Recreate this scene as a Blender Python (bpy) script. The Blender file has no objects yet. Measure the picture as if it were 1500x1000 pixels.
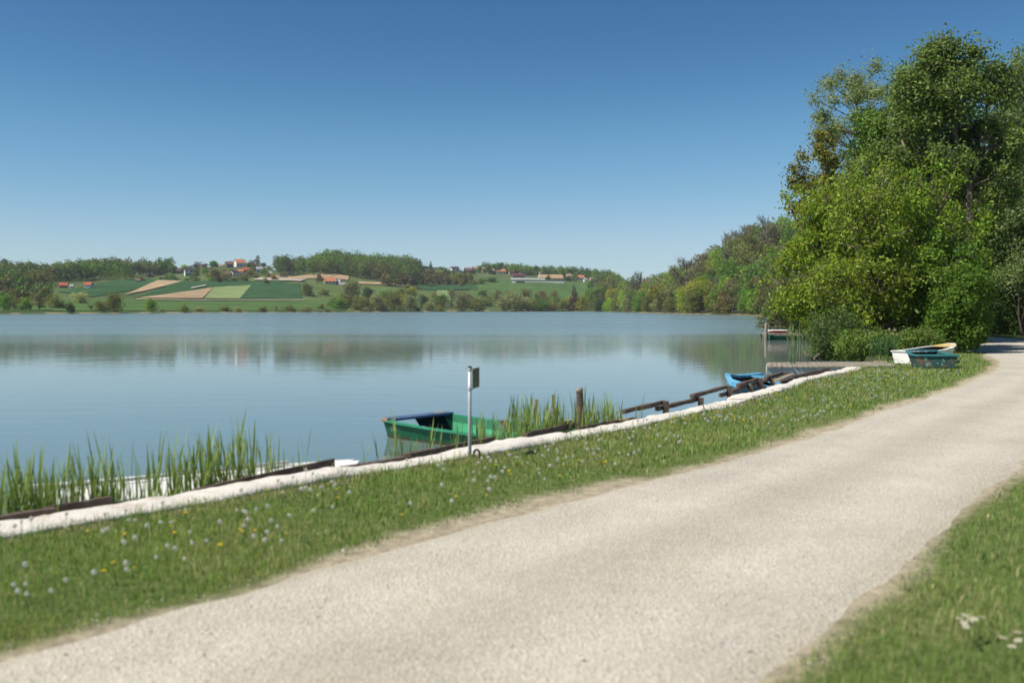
import bpy, math, random
import numpy as np
from mathutils import Vector, Matrix, Euler

# ------------------------------------------------------------------ camera, sky, sun, exposure
scene = bpy.context.scene
F = 1458.0            # focal length in photograph pixels (35 mm on full frame)
EYE = 1.6
HOR = 452.0
cam_d = bpy.data.cameras.new('camera')
cam = bpy.data.objects.new('camera', cam_d)
scene.collection.objects.link(cam)
cam.location = (0, 0, EYE)
cam.rotation_euler = (math.radians(90 - 1.886), 0, 0)
cam_d.lens = 35.0
cam_d.sensor_width = 36.0
cam_d.clip_start = 0.05
cam_d.clip_end = 9000
cam_d.dof.use_dof = True
cam_d.dof.focus_distance = 75.0
cam_d.dof.aperture_fstop = 1.7
scene.camera = cam

SUN_AZ = math.radians(248)      # clockwise from +Y: left and behind the camera
SUN_EL = math.radians(52)
world = bpy.data.worlds.new('World')
scene.world = world
world.use_nodes = True
wn = world.node_tree
wn.nodes.clear()
sky = wn.nodes.new('ShaderNodeTexSky')
sky.sky_type = 'NISHITA'
sky.sun_disc = False
sky.sun_elevation = SUN_EL
sky.sun_rotation = SUN_AZ
sky.altitude = 300
sky.air_density = 0.8
sky.dust_density = 0.1
sky.ozone_density = 3.0
bg = wn.nodes.new('ShaderNodeBackground')
bg.inputs['Strength'].default_value = 0.085
wo = wn.nodes.new('ShaderNodeOutputWorld')
# camera-like tone response of the blue sky: one mapping for the whole dome
def scaled(sock, k):
    n = wn.nodes.new('ShaderNodeVectorMath'); n.operation = 'SCALE'; n.inputs['Scale'].default_value = k
    wn.links.new(sock, n.inputs[0]); return n.outputs[0]
cv = wn.nodes.new('ShaderNodeRGBCurve')
for ch, pts in ((0, [(0, 0), (0.138, 0.054), (0.235, 0.16), (0.468, 0.43), (1.0, 0.66)]),
                (1, [(0, 0), (0.238, 0.178), (0.386, 0.378), (0.672, 0.65), (1.0, 0.8)]),
                (2, [(0, 0), (0.434, 0.39), (0.631, 0.64), (0.823, 0.8), (1.0, 0.88)])):
    c_ = cv.mapping.curves[ch]
    c_.points[0].location = pts[0]; c_.points[1].location = pts[-1]
    for p_ in pts[1:-1]: c_.points.new(*p_)
cv.mapping.update()
wn.links.new(scaled(sky.outputs[0], 0.105), cv.inputs['Color'])
wn.links.new(scaled(cv.outputs[0], 1 / 0.105), bg.inputs[0])
wn.links.new(bg.outputs[0], wo.inputs[0])
sun_d = bpy.data.lights.new('sun', 'SUN')
sun_d.energy = 5.0
sun_d.angle = math.radians(0.53)
sun_d.color = (1.0, 0.94, 0.84)
sun = bpy.data.objects.new('sun', sun_d)
scene.collection.objects.link(sun)
sdir = Vector((math.sin(SUN_AZ) * math.cos(SUN_EL), math.cos(SUN_AZ) * math.cos(SUN_EL), math.sin(SUN_EL)))
sun.rotation_euler = (-sdir).to_track_quat('-Z', 'Y').to_euler()
sun.location = (-30, -20, 60)
scene.view_settings.view_transform = 'Standard'
scene.view_settings.look = 'None'
scene.view_settings.exposure = 0.3
scene.view_settings.gamma = 1.0
scene.view_settings.use_curve_mapping = False
scene.render.engine = 'CYCLES'
scene.cycles.max_bounces = 8
scene.cycles.transparent_max_bounces = 8

C = scene.collection
R = math.radians
WATER = -0.35

# ------------------------------------------------------------------ helpers
def tag(o, label=None, cat=None, group=None, kind=None):
    if label: o['label'] = label
    if cat: o['category'] = cat
    if group: o['group'] = group
    if kind: o['kind'] = kind
    return o

def link(o, parent=None):
    C.objects.link(o)
    if parent: o.parent = parent
    return o

def empty(name, loc=(0, 0, 0), rz=0.0, scale=(1, 1, 1), rx=0, ry=0):
    o = bpy.data.objects.new(name, None)
    o.empty_display_size = 0.1
    o.location = loc; o.rotation_euler = (rx, ry, rz); o.scale = scale
    return link(o)

def np_mesh(name, V, Fq, mat=None, col=None, smooth=False):
    """V (n,3); Fq (m,k) all faces with k corners; col (n,3) stored in point attribute 'col'."""
    V = np.ascontiguousarray(V, np.float32); Fq = np.ascontiguousarray(Fq, np.int32)
    m = bpy.data.meshes.new(name)
    k = Fq.shape[1]
    m.vertices.add(len(V)); m.vertices.foreach_set('co', V.ravel())
    m.loops.add(Fq.size); m.loops.foreach_set('vertex_index', Fq.ravel())
    m.polygons.add(len(Fq))
    m.polygons.foreach_set('loop_start', np.arange(0, Fq.size, k, dtype=np.int32))
    m.polygons.foreach_set('loop_total', np.full(len(Fq), k, np.int32))
    if smooth: m.polygons.foreach_set('use_smooth', np.ones(len(Fq), bool))
    if mat: m.materials.append(mat)
    m.update(calc_edges=True)
    if col is not None:
        a = m.attributes.new('col', 'FLOAT_COLOR', 'POINT')
        c4 = np.ones((len(V), 4), np.float32); c4[:, :3] = col
        a.data.foreach_set('color', c4.ravel())
    return m

def obj(name, mesh, parent=None, loc=None, rot=None):
    o = bpy.data.objects.new(name, mesh)
    if loc is not None: o.location = loc
    if rot is not None: o.rotation_euler = rot
    return link(o, parent)

class MB:
    def __init__(s): s.v = []; s.f = []
    def add(s, vs, fs):
        b = len(s.v); s.v += [tuple(p) for p in vs]; s.f += [tuple(b + i for i in f) for f in fs]
        return s
    def box(s, c, d, rz=0, M=None):
        x, y, z = d[0] / 2, d[1] / 2, d[2] / 2
        vs = [Vector((i * x, j * y, k * z)) for i in (-1, 1) for j in (-1, 1) for k in (-1, 1)]
        m = M if M is not None else Matrix.Rotation(rz, 3, 'Z')
        vs = [m @ p + Vector(c) for p in vs]
        return s.add(vs, [(0, 1, 3, 2), (4, 6, 7, 5), (0, 4, 5, 1), (2, 3, 7, 6), (0, 2, 6, 4), (1, 5, 7, 3)])
    def bar(s, p0, p1, w, h, jit=0.0, rnd=None):
        p0 = Vector(p0); p1 = Vector(p1); d = (p1 - p0).normalized()
        up = Vector((0, 0, 1)) if abs(d.z) < 0.9 else Vector((0, 1, 0))
        sd = d.cross(up).normalized(); up = sd.cross(d).normalized()
        vs = []
        n = 1 if jit == 0 else 5
        for i in range(n + 1):
            p = p0.lerp(p1, i / n)
            for (a, b) in ((-1, -1), (1, -1), (1, 1), (-1, 1)):
                q = p + sd * a * w / 2 + up * b * h / 2
                if jit: q = q + Vector((rnd.uniform(-jit, jit), rnd.uniform(-jit, jit), rnd.uniform(-jit, jit)))
                vs.append(q)
        fs = [(3, 2, 1, 0), tuple(n * 4 + i for i in range(4))]
        for i in range(n):
            for k in range(4):
                a = i * 4 + k; b = i * 4 + (k + 1) % 4
                fs.append((a, b, b + 4, a + 4))
        return s.add(vs, fs)
    def tube(s, pts, rad, n=8, cap=True):
        pts = [Vector(p) for p in pts]; vs = []; fs = []
        ref = Vector((1, 0, 0))
        for i, p in enumerate(pts):
            d = (pts[min(i + 1, len(pts) - 1)] - pts[max(i - 1, 0)]).normalized()
            if abs(d.dot(ref)) > 0.95: ref = Vector((0, 1, 0))
            a = d.cross(ref).normalized(); b = d.cross(a).normalized()
            r = rad[i] if hasattr(rad, '__len__') else rad
            for k in range(n):
                t = 2 * math.pi * k / n
                vs.append(p + (a * math.cos(t) + b * math.sin(t)) * r)
        for i in range(len(pts) - 1):
            for k in range(n):
                a = i * n + k; b = i * n + (k + 1) % n
                fs.append((a, b, b + n, a + n))
        if cap:
            fs.append(tuple(range(n - 1, -1, -1)))
            fs.append(tuple((len(pts) - 1) * n + k for k in range(n)))
        return s.add(vs, fs)
    def mesh(s, name, mat, smooth=False):
        m = bpy.data.meshes.new(name)
        m.from_pydata(s.v, [], s.f)
        if mat: m.materials.append(mat)
        if smooth:
            m.polygons.foreach_set('use_smooth', np.ones(len(m.polygons), bool))
        m.update()
        return m
    def build(s, name, mat, parent=None, smooth=False, loc=None, rot=None):
        return obj(name, s.mesh(name, mat, smooth), parent, loc, rot)

def ang_smooth(o, deg=40):
    m = o.data
    m.polygons.foreach_set('use_smooth', np.ones(len(m.polygons), bool))
    try: m.set_sharp_from_angle(angle=R(deg))
    except Exception: pass

# ------------------------------------------------------------------ materials
def nodes_of(name):
    m = bpy.data.materials.new(name); m.use_nodes = True
    nt = m.node_tree; nt.nodes.clear()
    out = nt.nodes.new('ShaderNodeOutputMaterial')
    return m, nt, out

def N(nt, t, **kw):
    n = nt.nodes.new(t)
    for k, v in kw.items():
        if k in n.inputs.keys(): n.inputs[k].default_value = v
        else: setattr(n, k, v)
    return n

def mixrgb(nt, a, b, fac, blend='MIX'):
    n = nt.nodes.new('ShaderNodeMix'); n.data_type = 'RGBA'; n.blend_type = blend
    for sock, v in ((n.inputs[6], a), (n.inputs[7], b), (n.inputs[0], fac)):
        if hasattr(v, 'is_linked') or hasattr(v, 'links'): nt.links.new(v, sock)
        elif isinstance(v, (int, float)): sock.default_value = v
        else: sock.default_value = (*v, 1) if len(v) == 3 else v
    return n.outputs[2]

def ramp(nt, fac, stops):
    r = nt.nodes.new('ShaderNodeValToRGB')
    while len(r.color_ramp.elements) > 1: r.color_ramp.elements.remove(r.color_ramp.elements[-1])
    r.color_ramp.elements[0].position = stops[0][0]
    for i, (p, c) in enumerate(stops):
        e = r.color_ramp.elements[0] if i == 0 else r.color_ramp.elements.new(p)
        e.color = (*c, 1) if not isinstance(c, (int, float)) else (c, c, c, 1)
    nt.links.new(fac, r.inputs[0])
    return r.outputs[0]

def noise(nt, scale, detail=4, rough=0.55, vec=None, stretch=None):
    n = N(nt, 'ShaderNodeTexNoise'); n.inputs['Scale'].default_value = scale
    n.inputs['Detail'].default_value = detail; n.inputs['Roughness'].default_value = rough
    if vec is not None:
        if stretch:
            mp = N(nt, 'ShaderNodeMapping'); mp.inputs['Scale'].default_value = stretch
            nt.links.new(vec, mp.inputs[0]); vec = mp.outputs[0]
        nt.links.new(vec, n.inputs[0])
    return n.outputs[0]

def mat(name, c1, c2=None, rough=0.7, scale=6.0, bump=0.0, bscale=None, spec=0.3, stretch=None, thr=(0.35, 0.65), metal=0.0, c3=None, s3=2.0, t3=(0.55, 0.65)):
    """painted / wooden / stone surface: two tones mixed by noise, an optional third as worn patches, fine bump"""
    m, nt, out = nodes_of(name)
    p = N(nt, 'ShaderNodeBsdfPrincipled')
    tc = N(nt, 'ShaderNodeTexCoord').outputs['Object']
    f = noise(nt, scale, 5, 0.6, tc, stretch)
    c2 = c2 or tuple(x * 0.75 for x in c1)
    col = ramp(nt, f, [(thr[0], c1), (thr[1], c2)])
    if c3:
        f3 = ramp(nt, noise(nt, s3, 6, 0.7, tc), [(t3[0], 0.0), (t3[1], 1.0)])
        col = mixrgb(nt, col, c3, f3)
    nt.links.new(col, p.inputs['Base Color'])
    p.inputs['Roughness'].default_value = rough
    p.inputs['Specular IOR Level'].default_value = spec
    p.inputs['Metallic'].default_value = metal
    if bump:
        b = N(nt, 'ShaderNodeBump'); b.inputs['Strength'].default_value = bump; b.inputs['Distance'].default_value = 0.02
        nt.links.new(noise(nt, bscale or scale * 4, 4, 0.6, tc, stretch), b.inputs['Height'])
        nt.links.new(b.outputs[0], p.inputs['Normal'])
    nt.links.new(p.outputs[0], out.inputs[0])
    return m

def leaf_mat(name, trans=0.42, rough=0.55, warm=(1.15, 1.1, 0.6), per_obj=0.18, spec=0.25):
    m, nt, out = nodes_of(name)
    a = N(nt, 'ShaderNodeAttribute', attribute_name='col').outputs['Color']
    oi = N(nt, 'ShaderNodeObjectInfo').outputs['Random']
    mr = N(nt, 'ShaderNodeMapRange'); nt.links.new(oi, mr.inputs[0])
    mr.inputs[3].default_value = 1 - per_obj; mr.inputs[4].default_value = 1 + per_obj
    vm = N(nt, 'ShaderNodeVectorMath', operation='SCALE'); nt.links.new(a, vm.inputs[0]); nt.links.new(mr.outputs[0], vm.inputs['Scale'])
    p = N(nt, 'ShaderNodeBsdfPrincipled'); p.inputs['Roughness'].default_value = rough
    p.inputs['Specular IOR Level'].default_value = spec
    nt.links.new(vm.outputs[0], p.inputs['Base Color'])
    wm = N(nt, 'ShaderNodeVectorMath', operation='MULTIPLY'); nt.links.new(vm.outputs[0], wm.inputs[0]); wm.inputs[1].default_value = warm
    t = N(nt, 'ShaderNodeBsdfTranslucent'); nt.links.new(wm.outputs[0], t.inputs[0])
    mx = N(nt, 'ShaderNodeMixShader'); mx.inputs[0].default_value = trans
    nt.links.new(p.outputs[0], mx.inputs[1]); nt.links.new(t.outputs[0], mx.inputs[2])
    nt.links.new(mx.outputs[0], out.inputs[0])
    return m

M = {}
M['leaf'] = leaf_mat('leaf')
M['grass'] = leaf_mat('grass_blade', 0.45, 0.6, per_obj=0)
M['reed'] = leaf_mat('reed_leaf', 0.3, 0.5, per_obj=0.15)
M['bark'] = mat('bark', (0.25, 0.2, 0.155), (0.1, 0.078, 0.06), 0.9, 5, 0.6, 18, stretch=(1, 1, 0.25))
M['bark_far'] = mat('bark_far', (0.15, 0.135, 0.105), (0.09, 0.08, 0.06), 0.9, 2)
M['timber'] = mat('dark_timber', (0.165, 0.12, 0.092), (0.08, 0.057, 0.045), 0.85, 6, 0.5, 30, stretch=(1, 1, 1), c3=(0.24, 0.2, 0.16), s3=5, t3=(0.58, 0.7))
M['greywood'] = mat('grey_weathered_wood', (0.36, 0.31, 0.24), (0.22, 0.19, 0.145), 0.85, 7, 0.4, 40, c3=(0.14, 0.12, 0.09), s3=4)
M['palewood'] = mat('pale_wood', (0.42, 0.28, 0.15), (0.27, 0.18, 0.1), 0.8, 9, 0.3, 40)
M['greybeam'] = mat('pale_grey_painted_beam', (0.5, 0.5, 0.48), (0.36, 0.36, 0.34), 0.7, 4, 0.2, 30)
M['white_paint'] = mat('white_boat_paint', (0.8, 0.79, 0.76), (0.68, 0.67, 0.63), 0.4, 3, 0.08, 20, c3=(0.45, 0.43, 0.38), s3=6, t3=(0.66, 0.78))
M['green_paint'] = mat('green_boat_paint', (0.014, 0.15, 0.075), (0.011, 0.115, 0.06), 0.42, 4, 0.12, 25, c3=(0.07, 0.12, 0.07), s3=5, t3=(0.56, 0.7))
M['green_inner'] = mat('green_boat_inner_paint', (0.035, 0.33, 0.15), (0.028, 0.26, 0.12), 0.5, 5, 0.12, 25, c3=(0.14, 0.28, 0.12), s3=4, t3=(0.58, 0.72))
M['green_rim'] = mat('green_gunwale_paint', (0.04, 0.3, 0.16), (0.03, 0.22, 0.12), 0.45, 8)
M['blue_plank'] = mat('blue_grey_plank', (0.09, 0.14, 0.26), (0.06, 0.1, 0.19), 0.6, 5, 0.2, 30)
M['dark_inner'] = mat('dark_interior_and_shade', (0.03, 0.026, 0.024), (0.018, 0.015, 0.014), 0.8, 6, 0.2, 20)  # near-black: shade painted at the green boat's end, and dark boat interiors
M['sky_blue'] = mat('light_blue_fibreglass', (0.15, 0.4, 0.58), (0.11, 0.34, 0.52), 0.35, 3, 0.05, 12, spec=0.5)
M['teal'] = mat('teal_boat_paint', (0.05, 0.22, 0.23), (0.04, 0.16, 0.18), 0.55, 5, 0.15, 25)
M['teal_worn'] = mat('peeling_teal_paint', (0.035, 0.11, 0.1), (0.025, 0.07, 0.065), 0.75, 6, 0.3, 25, c3=(0.17, 0.12, 0.085), s3=3.2, t3=(0.5, 0.58))
M['brown_inner'] = mat('brown_boat_interior', (0.1, 0.052, 0.032), (0.065, 0.035, 0.022), 0.75, 5, 0.2, 20)
M['yellowwood'] = mat('yellowed_varnish', (0.62, 0.48, 0.2), (0.5, 0.37, 0.14), 0.55, 5)
M['steel'] = mat('galvanised_steel', (0.55, 0.57, 0.58), (0.44, 0.46, 0.47), 0.5, 14, metal=0.2, spec=0.4)
M['plate'] = mat('sign_back_plate', (0.15, 0.155, 0.115), (0.09, 0.095, 0.07), 0.5, 9, metal=0.3)
M['rubber'] = mat('black_rubber', (0.015, 0.014, 0.015), (0.01, 0.01, 0.01), 0.7)
M['fabric'] = mat('white_geotextile', (0.7, 0.655, 0.59), (0.6, 0.56, 0.5), 0.95, 7, 0.8, 35, spec=0.1, c3=(0.4, 0.34, 0.26), s3=2.2, t3=(0.55, 0.72))
M['red'] = mat('red_boat_paint', (0.4, 0.03, 0.025), (0.3, 0.02, 0.02), 0.4)
M['stone'] = mat('pale_gravel_stone', (0.45, 0.41, 0.35), (0.33, 0.3, 0.26), 0.9, 30)
M['pebble'] = leaf_mat('pale_pebble', 0.0, 0.9, (1, 1, 1), 0.0, 0.1)
M['clock'] = leaf_mat('dandelion_down', 0.5, 0.9, (1, 1, 1), 0.05, 0.05)
M['petal'] = leaf_mat('yellow_petal', 0.25, 0.7, (1, 0.9, 0.6), 0.08, 0.05)

# ------------------------------------------------------------------ the lie of the land
LAKE = np.array([(-60, -58), (-30, -24), (-16, -7.6), (-3.95, 7.0), (-2.85, 8.45), (-0.7, 10.95), (1.62, 13.75), (3.5, 16.75),
                 (6.05, 21.7), (8.6, 25.8), (10.8, 30), (13.0, 38), (14.8, 48), (17, 56), (20.5, 66), (28, 88), (40, 130), (52, 190),
                 (66, 255), (67, 300), (61, 352), (58, 400), (60, 470), (68, 560), (58, 660), (39, 700), (0, 690), (-50, 640),
                 (-98, 568), (-125, 500), (-150, 442), (-183, 358), (-226, 286), (-290, 190), (-330, 80), (-320, -60), (-200, -160), (-110, -120)], float)
PL = np.array([(-14, -10), (-7.0, -1.6), (-2.6, 4.2), (-1.3, 6.09), (0.2, 8.0), (1.68, 9.8), (3.66, 12.4), (5.95, 15.8), (9.2, 20.6), (12, 25),
               (14.6, 29.9), (16.9, 36), (18.8, 44), (20.2, 55), (23, 68), (30, 84)], float)
PR = np.array([(-11, -13), (-4.0, -4.2), (-0.2, 2.2), (1.1, 4.2), (2.5, 6.15), (4.1, 8.5), (6.0, 11.2), (8.4, 14.6), (11.7, 19.0), (15.0, 23.5),
               (18.2, 28.3), (21.5, 34), (24.6, 42), (26.6, 52), (28.6, 66), (34, 82)], float)

def resample(P, n):
    s = np.concatenate([[0], np.cumsum(np.hypot(*np.diff(P, axis=0).T))]) / 1.0
    t = np.linspace(0, s[-1], n)
    # smooth: Catmull-like by averaging linear interpolation over a window
    w = s[-1] / n * 1.5
    return np.stack([sum(np.interp(np.clip(t + k * w, 0, s[-1]), s, P[:, i]) for k in (-2, -1, 0, 1, 2)) / 5 for i in (0, 1)], 1)

PATH = np.concatenate([PL, PR[::-1]])

def sdf(P, poly):
    """signed distance, positive inside"""
    P = np.asarray(P, float); out = np.full(len(P), 1e18); ins = np.zeros(len(P), bool)
    for i in range(len(poly)):
        a = poly[i]; b = poly[(i + 1) % len(poly)]; e = b - a
        w = P - a
        t = np.clip((w @ e) / (e @ e), 0, 1)
        q = w - t[:, None] * e
        out = np.minimum(out, (q * q).sum(1))
        c = ((a[1] <= P[:, 1]) != (b[1] <= P[:, 1]))
        with np.errstate(divide='ignore', invalid='ignore'):
            xi = a[0] + (P[:, 1] - a[1]) / (b[1] - a[1]) * e[0]
        ins ^= c & (P[:, 0] < xi)
    d = np.sqrt(out)
    return np.where(ins, d, -d)

def vnoise(P, scale, seed=0):
    """smooth value noise in 2-D, -1..1"""
    rs = np.random.RandomState(seed); T = rs.uniform(-1, 1, (64, 64))
    q = np.asarray(P, float) / scale; i = np.floor(q).astype(int); f = q - i; f = f * f * (3 - 2 * f)
    g = lambda a, b: T[(i[:, 0] + a) % 64, (i[:, 1] + b) % 64]
    return (g(0, 0) * (1 - f[:, 0]) + g(1, 0) * f[:, 0]) * (1 - f[:, 1]) + (g(0, 1) * (1 - f[:, 0]) + g(1, 1) * f[:, 0]) * f[:, 1]

COLS = np.array([-900, -400, 0, 70, 150, 220, 300, 370, 430, 480, 520, 560, 600, 640, 700, 780, 850, 900, 950, 1000, 1050, 1100, 1150, 1250, 1600, 2600], float)
D0 = np.array([200, 284, 358, 380, 405, 430, 465, 500, 530, 555, 580, 600, 622, 640, 665, 690, 700, 600, 480, 370, 330, 290, 275, 270, 270, 270], float)
ROWS = np.array([[454, 446, 425, 405], [454, 446, 425, 404], [453, 446, 425, 402], [450, 440, 421, 408], [450, 437, 416, 397], [449, 438, 416, 402],
                 [449, 439, 415, 391], [448, 438, 414, 388], [447, 438, 411, 401], [447, 438, 411, 386], [447, 438, 413, 391], [447, 437, 414, 393],
                 [447, 437, 417, 395], [447, 438, 420, 395], [448, 438, 420, 398], [448, 436, 416, 402], [449, 438, 421, 406], [450, 440, 425, 414],
                 [452, 442, 430, 420], [452, 432, 419, 413], [447, 409, 391, 387], [441, 388, 366, 362], [434, 374, 352, 348], [430, 380, 360, 356], [430, 380, 360, 356], [430, 385, 370, 366]], float)
TT = np.array([0, 60, 150, 300, 500, 900, 2200, 6000], float)
ZN = np.zeros((len(COLS), len(TT)))
for i in range(len(COLS)):
    for j in range(4):
        d = D0[i] + TT[j + 1]
        ZN[i, j + 1] = EYE + (HOR - ROWS[i, j]) * d / F
    ZN[i, 5] = ZN[i, 4] * 0.8; ZN[i, 6] = ZN[i, 4] * 0.6; ZN[i, 7] = ZN[i, 4] * 0.3

def hills(P):
    x, y = P[:, 0], P[:, 1]
    d = np.hypot(x, y)
    col = np.clip(750 + F * x / np.maximum(y, 1e-3), -900, 2600)
    col = np.where(y <= 1, np.where(x < 0, -900, 2600), col)
    yy = np.maximum(y, d * 0.35)
    ci = np.clip(np.searchsorted(COLS, col) - 1, 0, len(COLS) - 2)
    cf = (col - COLS[ci]) / (COLS[ci + 1] - COLS[ci])
    d0 = np.interp(col, COLS, D0)
    t = np.clip(yy - d0, 0, 5999)
    ti = np.clip(np.searchsorted(TT, t, side='right') - 1, 0, len(TT) - 2)
    tf = (t - TT[ti]) / (TT[ti + 1] - TT[ti])
    z = lambda a, b: ZN[ci + a, ti + b]
    z0 = z(0, 0) * (1 - cf) + z(1, 0) * cf; z1 = z(0, 1) * (1 - cf) + z(1, 1) * cf
    return z0 * (1 - tf) + z1 * tf

def terrain(P):
    P = np.asarray(P, float)
    s = -sdf(P, LAKE)                                # + on land
    d = np.hypot(P[:, 0], P[:, 1])
    h = hills(P)
    near = 0.018 * vnoise(P, 1.3, 1) * np.clip(-sdf(P, PATH) * 1.5 - 0.3, 0, 1) + 0.02 * vnoise(P, 4.0, 2)
    rise = np.clip((s - 12) * 0.02, 0, 6) * (d > 40)
    land = np.maximum(near + rise * np.clip((d - 40) / 40, 0, 1), h * np.clip(s / 25, 0, 1) + near)
    w = np.clip(s / 0.25 + 0.6, 0, 1)
    bed = WATER - 0.55 - np.clip(-s * 0.12, 0, 3)
    far = np.clip((d - 100) / 80, 0, 1)             # gentle beaches far off
    wf = np.clip(s / 6.0 + 0.5, 0, 1)
    w = w * (1 - far) + wf * far
    return bed * (1 - w) + land * w

def tz(x, y): return float(terrain(np.array([[x, y]]))[0])

def on_ground(px, py, z=0.0):
    """a point of height z seen at photograph pixel (px, py) - gives its place in the world"""
    d = F * (EYE - z) / (py - HOR)
    return (px - 750) / F * d, d

def on_hill(col, row, tmin=2.0, tmax=560.0):
    d0 = float(np.interp(col, COLS, D0)); ts = np.linspace(tmin, tmax, 300)
    y = d0 + ts; P = np.stack([(col - 750) / F * y, y], 1)
    z = terrain(P); rr = HOR - (z - EYE) * F / y
    k = np.argmax(rr <= row) if (rr <= row).any() else len(ts) - 1
    return Vector((P[k, 0], P[k, 1], z[k]))

# ------------------------------------------------------------------ ground sheet
def make_ground():
    az = np.concatenate([np.linspace(-180, -48, 40, endpoint=False), np.linspace(-48, -30, 36, endpoint=False), np.linspace(-30, 30, 300, endpoint=False),
                         np.linspace(30, 48, 40, endpoint=False), np.linspace(48, 180, 40, endpoint=False)])
    rr = [0.01]
    while rr[-1] < 6000:
        r = rr[-1]; rr.append(r * (1.028 if r > 3 else 1.12 if r > 0.6 else 1.6))
    rr = np.array(rr)
    A, Rr = np.meshgrid(np.radians(az), rr, indexing='ij')
    P = np.stack([(Rr * np.sin(A)).ravel(), (Rr * np.cos(A)).ravel()], 1)
    z = terrain(P)
    n, k = len(az), len(rr)
    V = np.concatenate([P, z[:, None]], 1)
    i = np.arange(n)[:, None]; j = np.arange(k - 1)[None, :]
    a = i * k + j; b = ((i + 1) % n) * k + j
    Q = np.stack([a, a + 1, b + 1, b], -1).reshape(-1, 4)
    # colours: what the ground itself is made of
    d = np.hypot(P[:, 0], P[:, 1]); s = -sdf(P, LAKE); ps = sdf(P, PATH)
    turf = np.array((0.14, 0.17, 0.055)); soil = np.array((0.4, 0.34, 0.24)); meadow = np.array((0.085, 0.12, 0.04))
    mud = np.array((0.06, 0.06, 0.035)); sand = np.array((0.27, 0.22, 0.115)); litter = np.array((0.06, 0.068, 0.03))
    col = np.tile(turf, (len(P), 1))
    f = np.clip((d - 90) / 80, 0, 1)[:, None]
    col = col * (1 - f) + meadow * (1 + 0.25 * vnoise(P, 60, 5)[:, None]) * f
    nz = vnoise(P, 0.5, 7) * 0.25 + vnoise(P, 1.7, 8) * 0.25
    side = P[:, 0] < np.interp(P[:, 1], PL[:, 1], PL[:, 0]) + 1.0
    k1 = np.clip(1 - (-ps - np.where(side, 0.03, -0.06) + nz * np.where(side, 0.6, 0.3)) / 0.18, 0, 1) * (d < 80)
    col = col * (1 - k1[:, None]) + soil * k1[:, None]
    k2 = np.clip(1 - (s - 0.45) / 0.15, 0, 1) * (d < 45)
    col = col * (1 - 0.7 * k2[:, None]) + np.array((0.26, 0.19, 0.12)) * 0.7 * k2[:, None]
    wood = ((P[:, 1] > 31) & (d < 260) & (P[:, 0] > 8) & (np.abs(ps) > 1.2) & (ps < 0) & (P[:, 0] < 23 + (P[:, 1] - 31) * 0.2)) | ((d > 62) & (d < 330) & (P[:, 0] > 12) & (ps < -6))
    col[wood] = litter
    cl_ = 750 + F * P[:, 0] / np.maximum(P[:, 1], 1)
    sl = (d > 230) & (P[:, 1] > 0) & (cl_ > np.interp(d, [250, 600, 760], [1000, 880, 950]))
    col[sl] = np.array((0.06, 0.065, 0.03))
    bank = (s < np.where(cl_ > 900, 2.5, 4.5)) & (s < 7) & (s > -1) & (d > 150) & (vnoise(P, 35, 11) > -0.35)
    col[bank] = sand
    col[s < -0.3] = mud
    m, nt, out = nodes_of('ground_turf_and_soil')
    p = N(nt, 'ShaderNodeBsdfPrincipled'); p.inputs['Roughness'].default_value = 0.95; p.inputs['Specular IOR Level'].default_value = 0.1
    a_ = N(nt, 'ShaderNodeAttribute', attribute_name='col').outputs['Color']
    g = N(nt, 'ShaderNodeNewGeometry').outputs['Position']
    c = mixrgb(nt, a_, ramp(nt, noise(nt, 9, 6, 0.7, g), [(0.3, 0.55), (0.7, 1.35)]), 1.0, 'MULTIPLY')
    c = mixrgb(nt, c, ramp(nt, noise(nt, 0.05, 4, 0.6, g), [(0.3, 0.8), (0.7, 1.2)]), 1.0, 'MULTIPLY')
    nt.links.new(c, p.inputs['Base Color'])
    b = N(nt, 'ShaderNodeBump'); b.inputs['Strength'].default_value = 0.6; b.inputs['Distance'].default_value = 0.03
    nt.links.new(noise(nt, 25, 5, 0.7, g), b.inputs['Height']); nt.links.new(b.outputs[0], p.inputs['Normal'])
    nt.links.new(p.outputs[0], out.inputs[0])
    me = np_mesh('ground', V, Q, m, col, True)
    o = obj('ground', me); tag(o, kind='structure')
    return o
make_ground()

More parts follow.
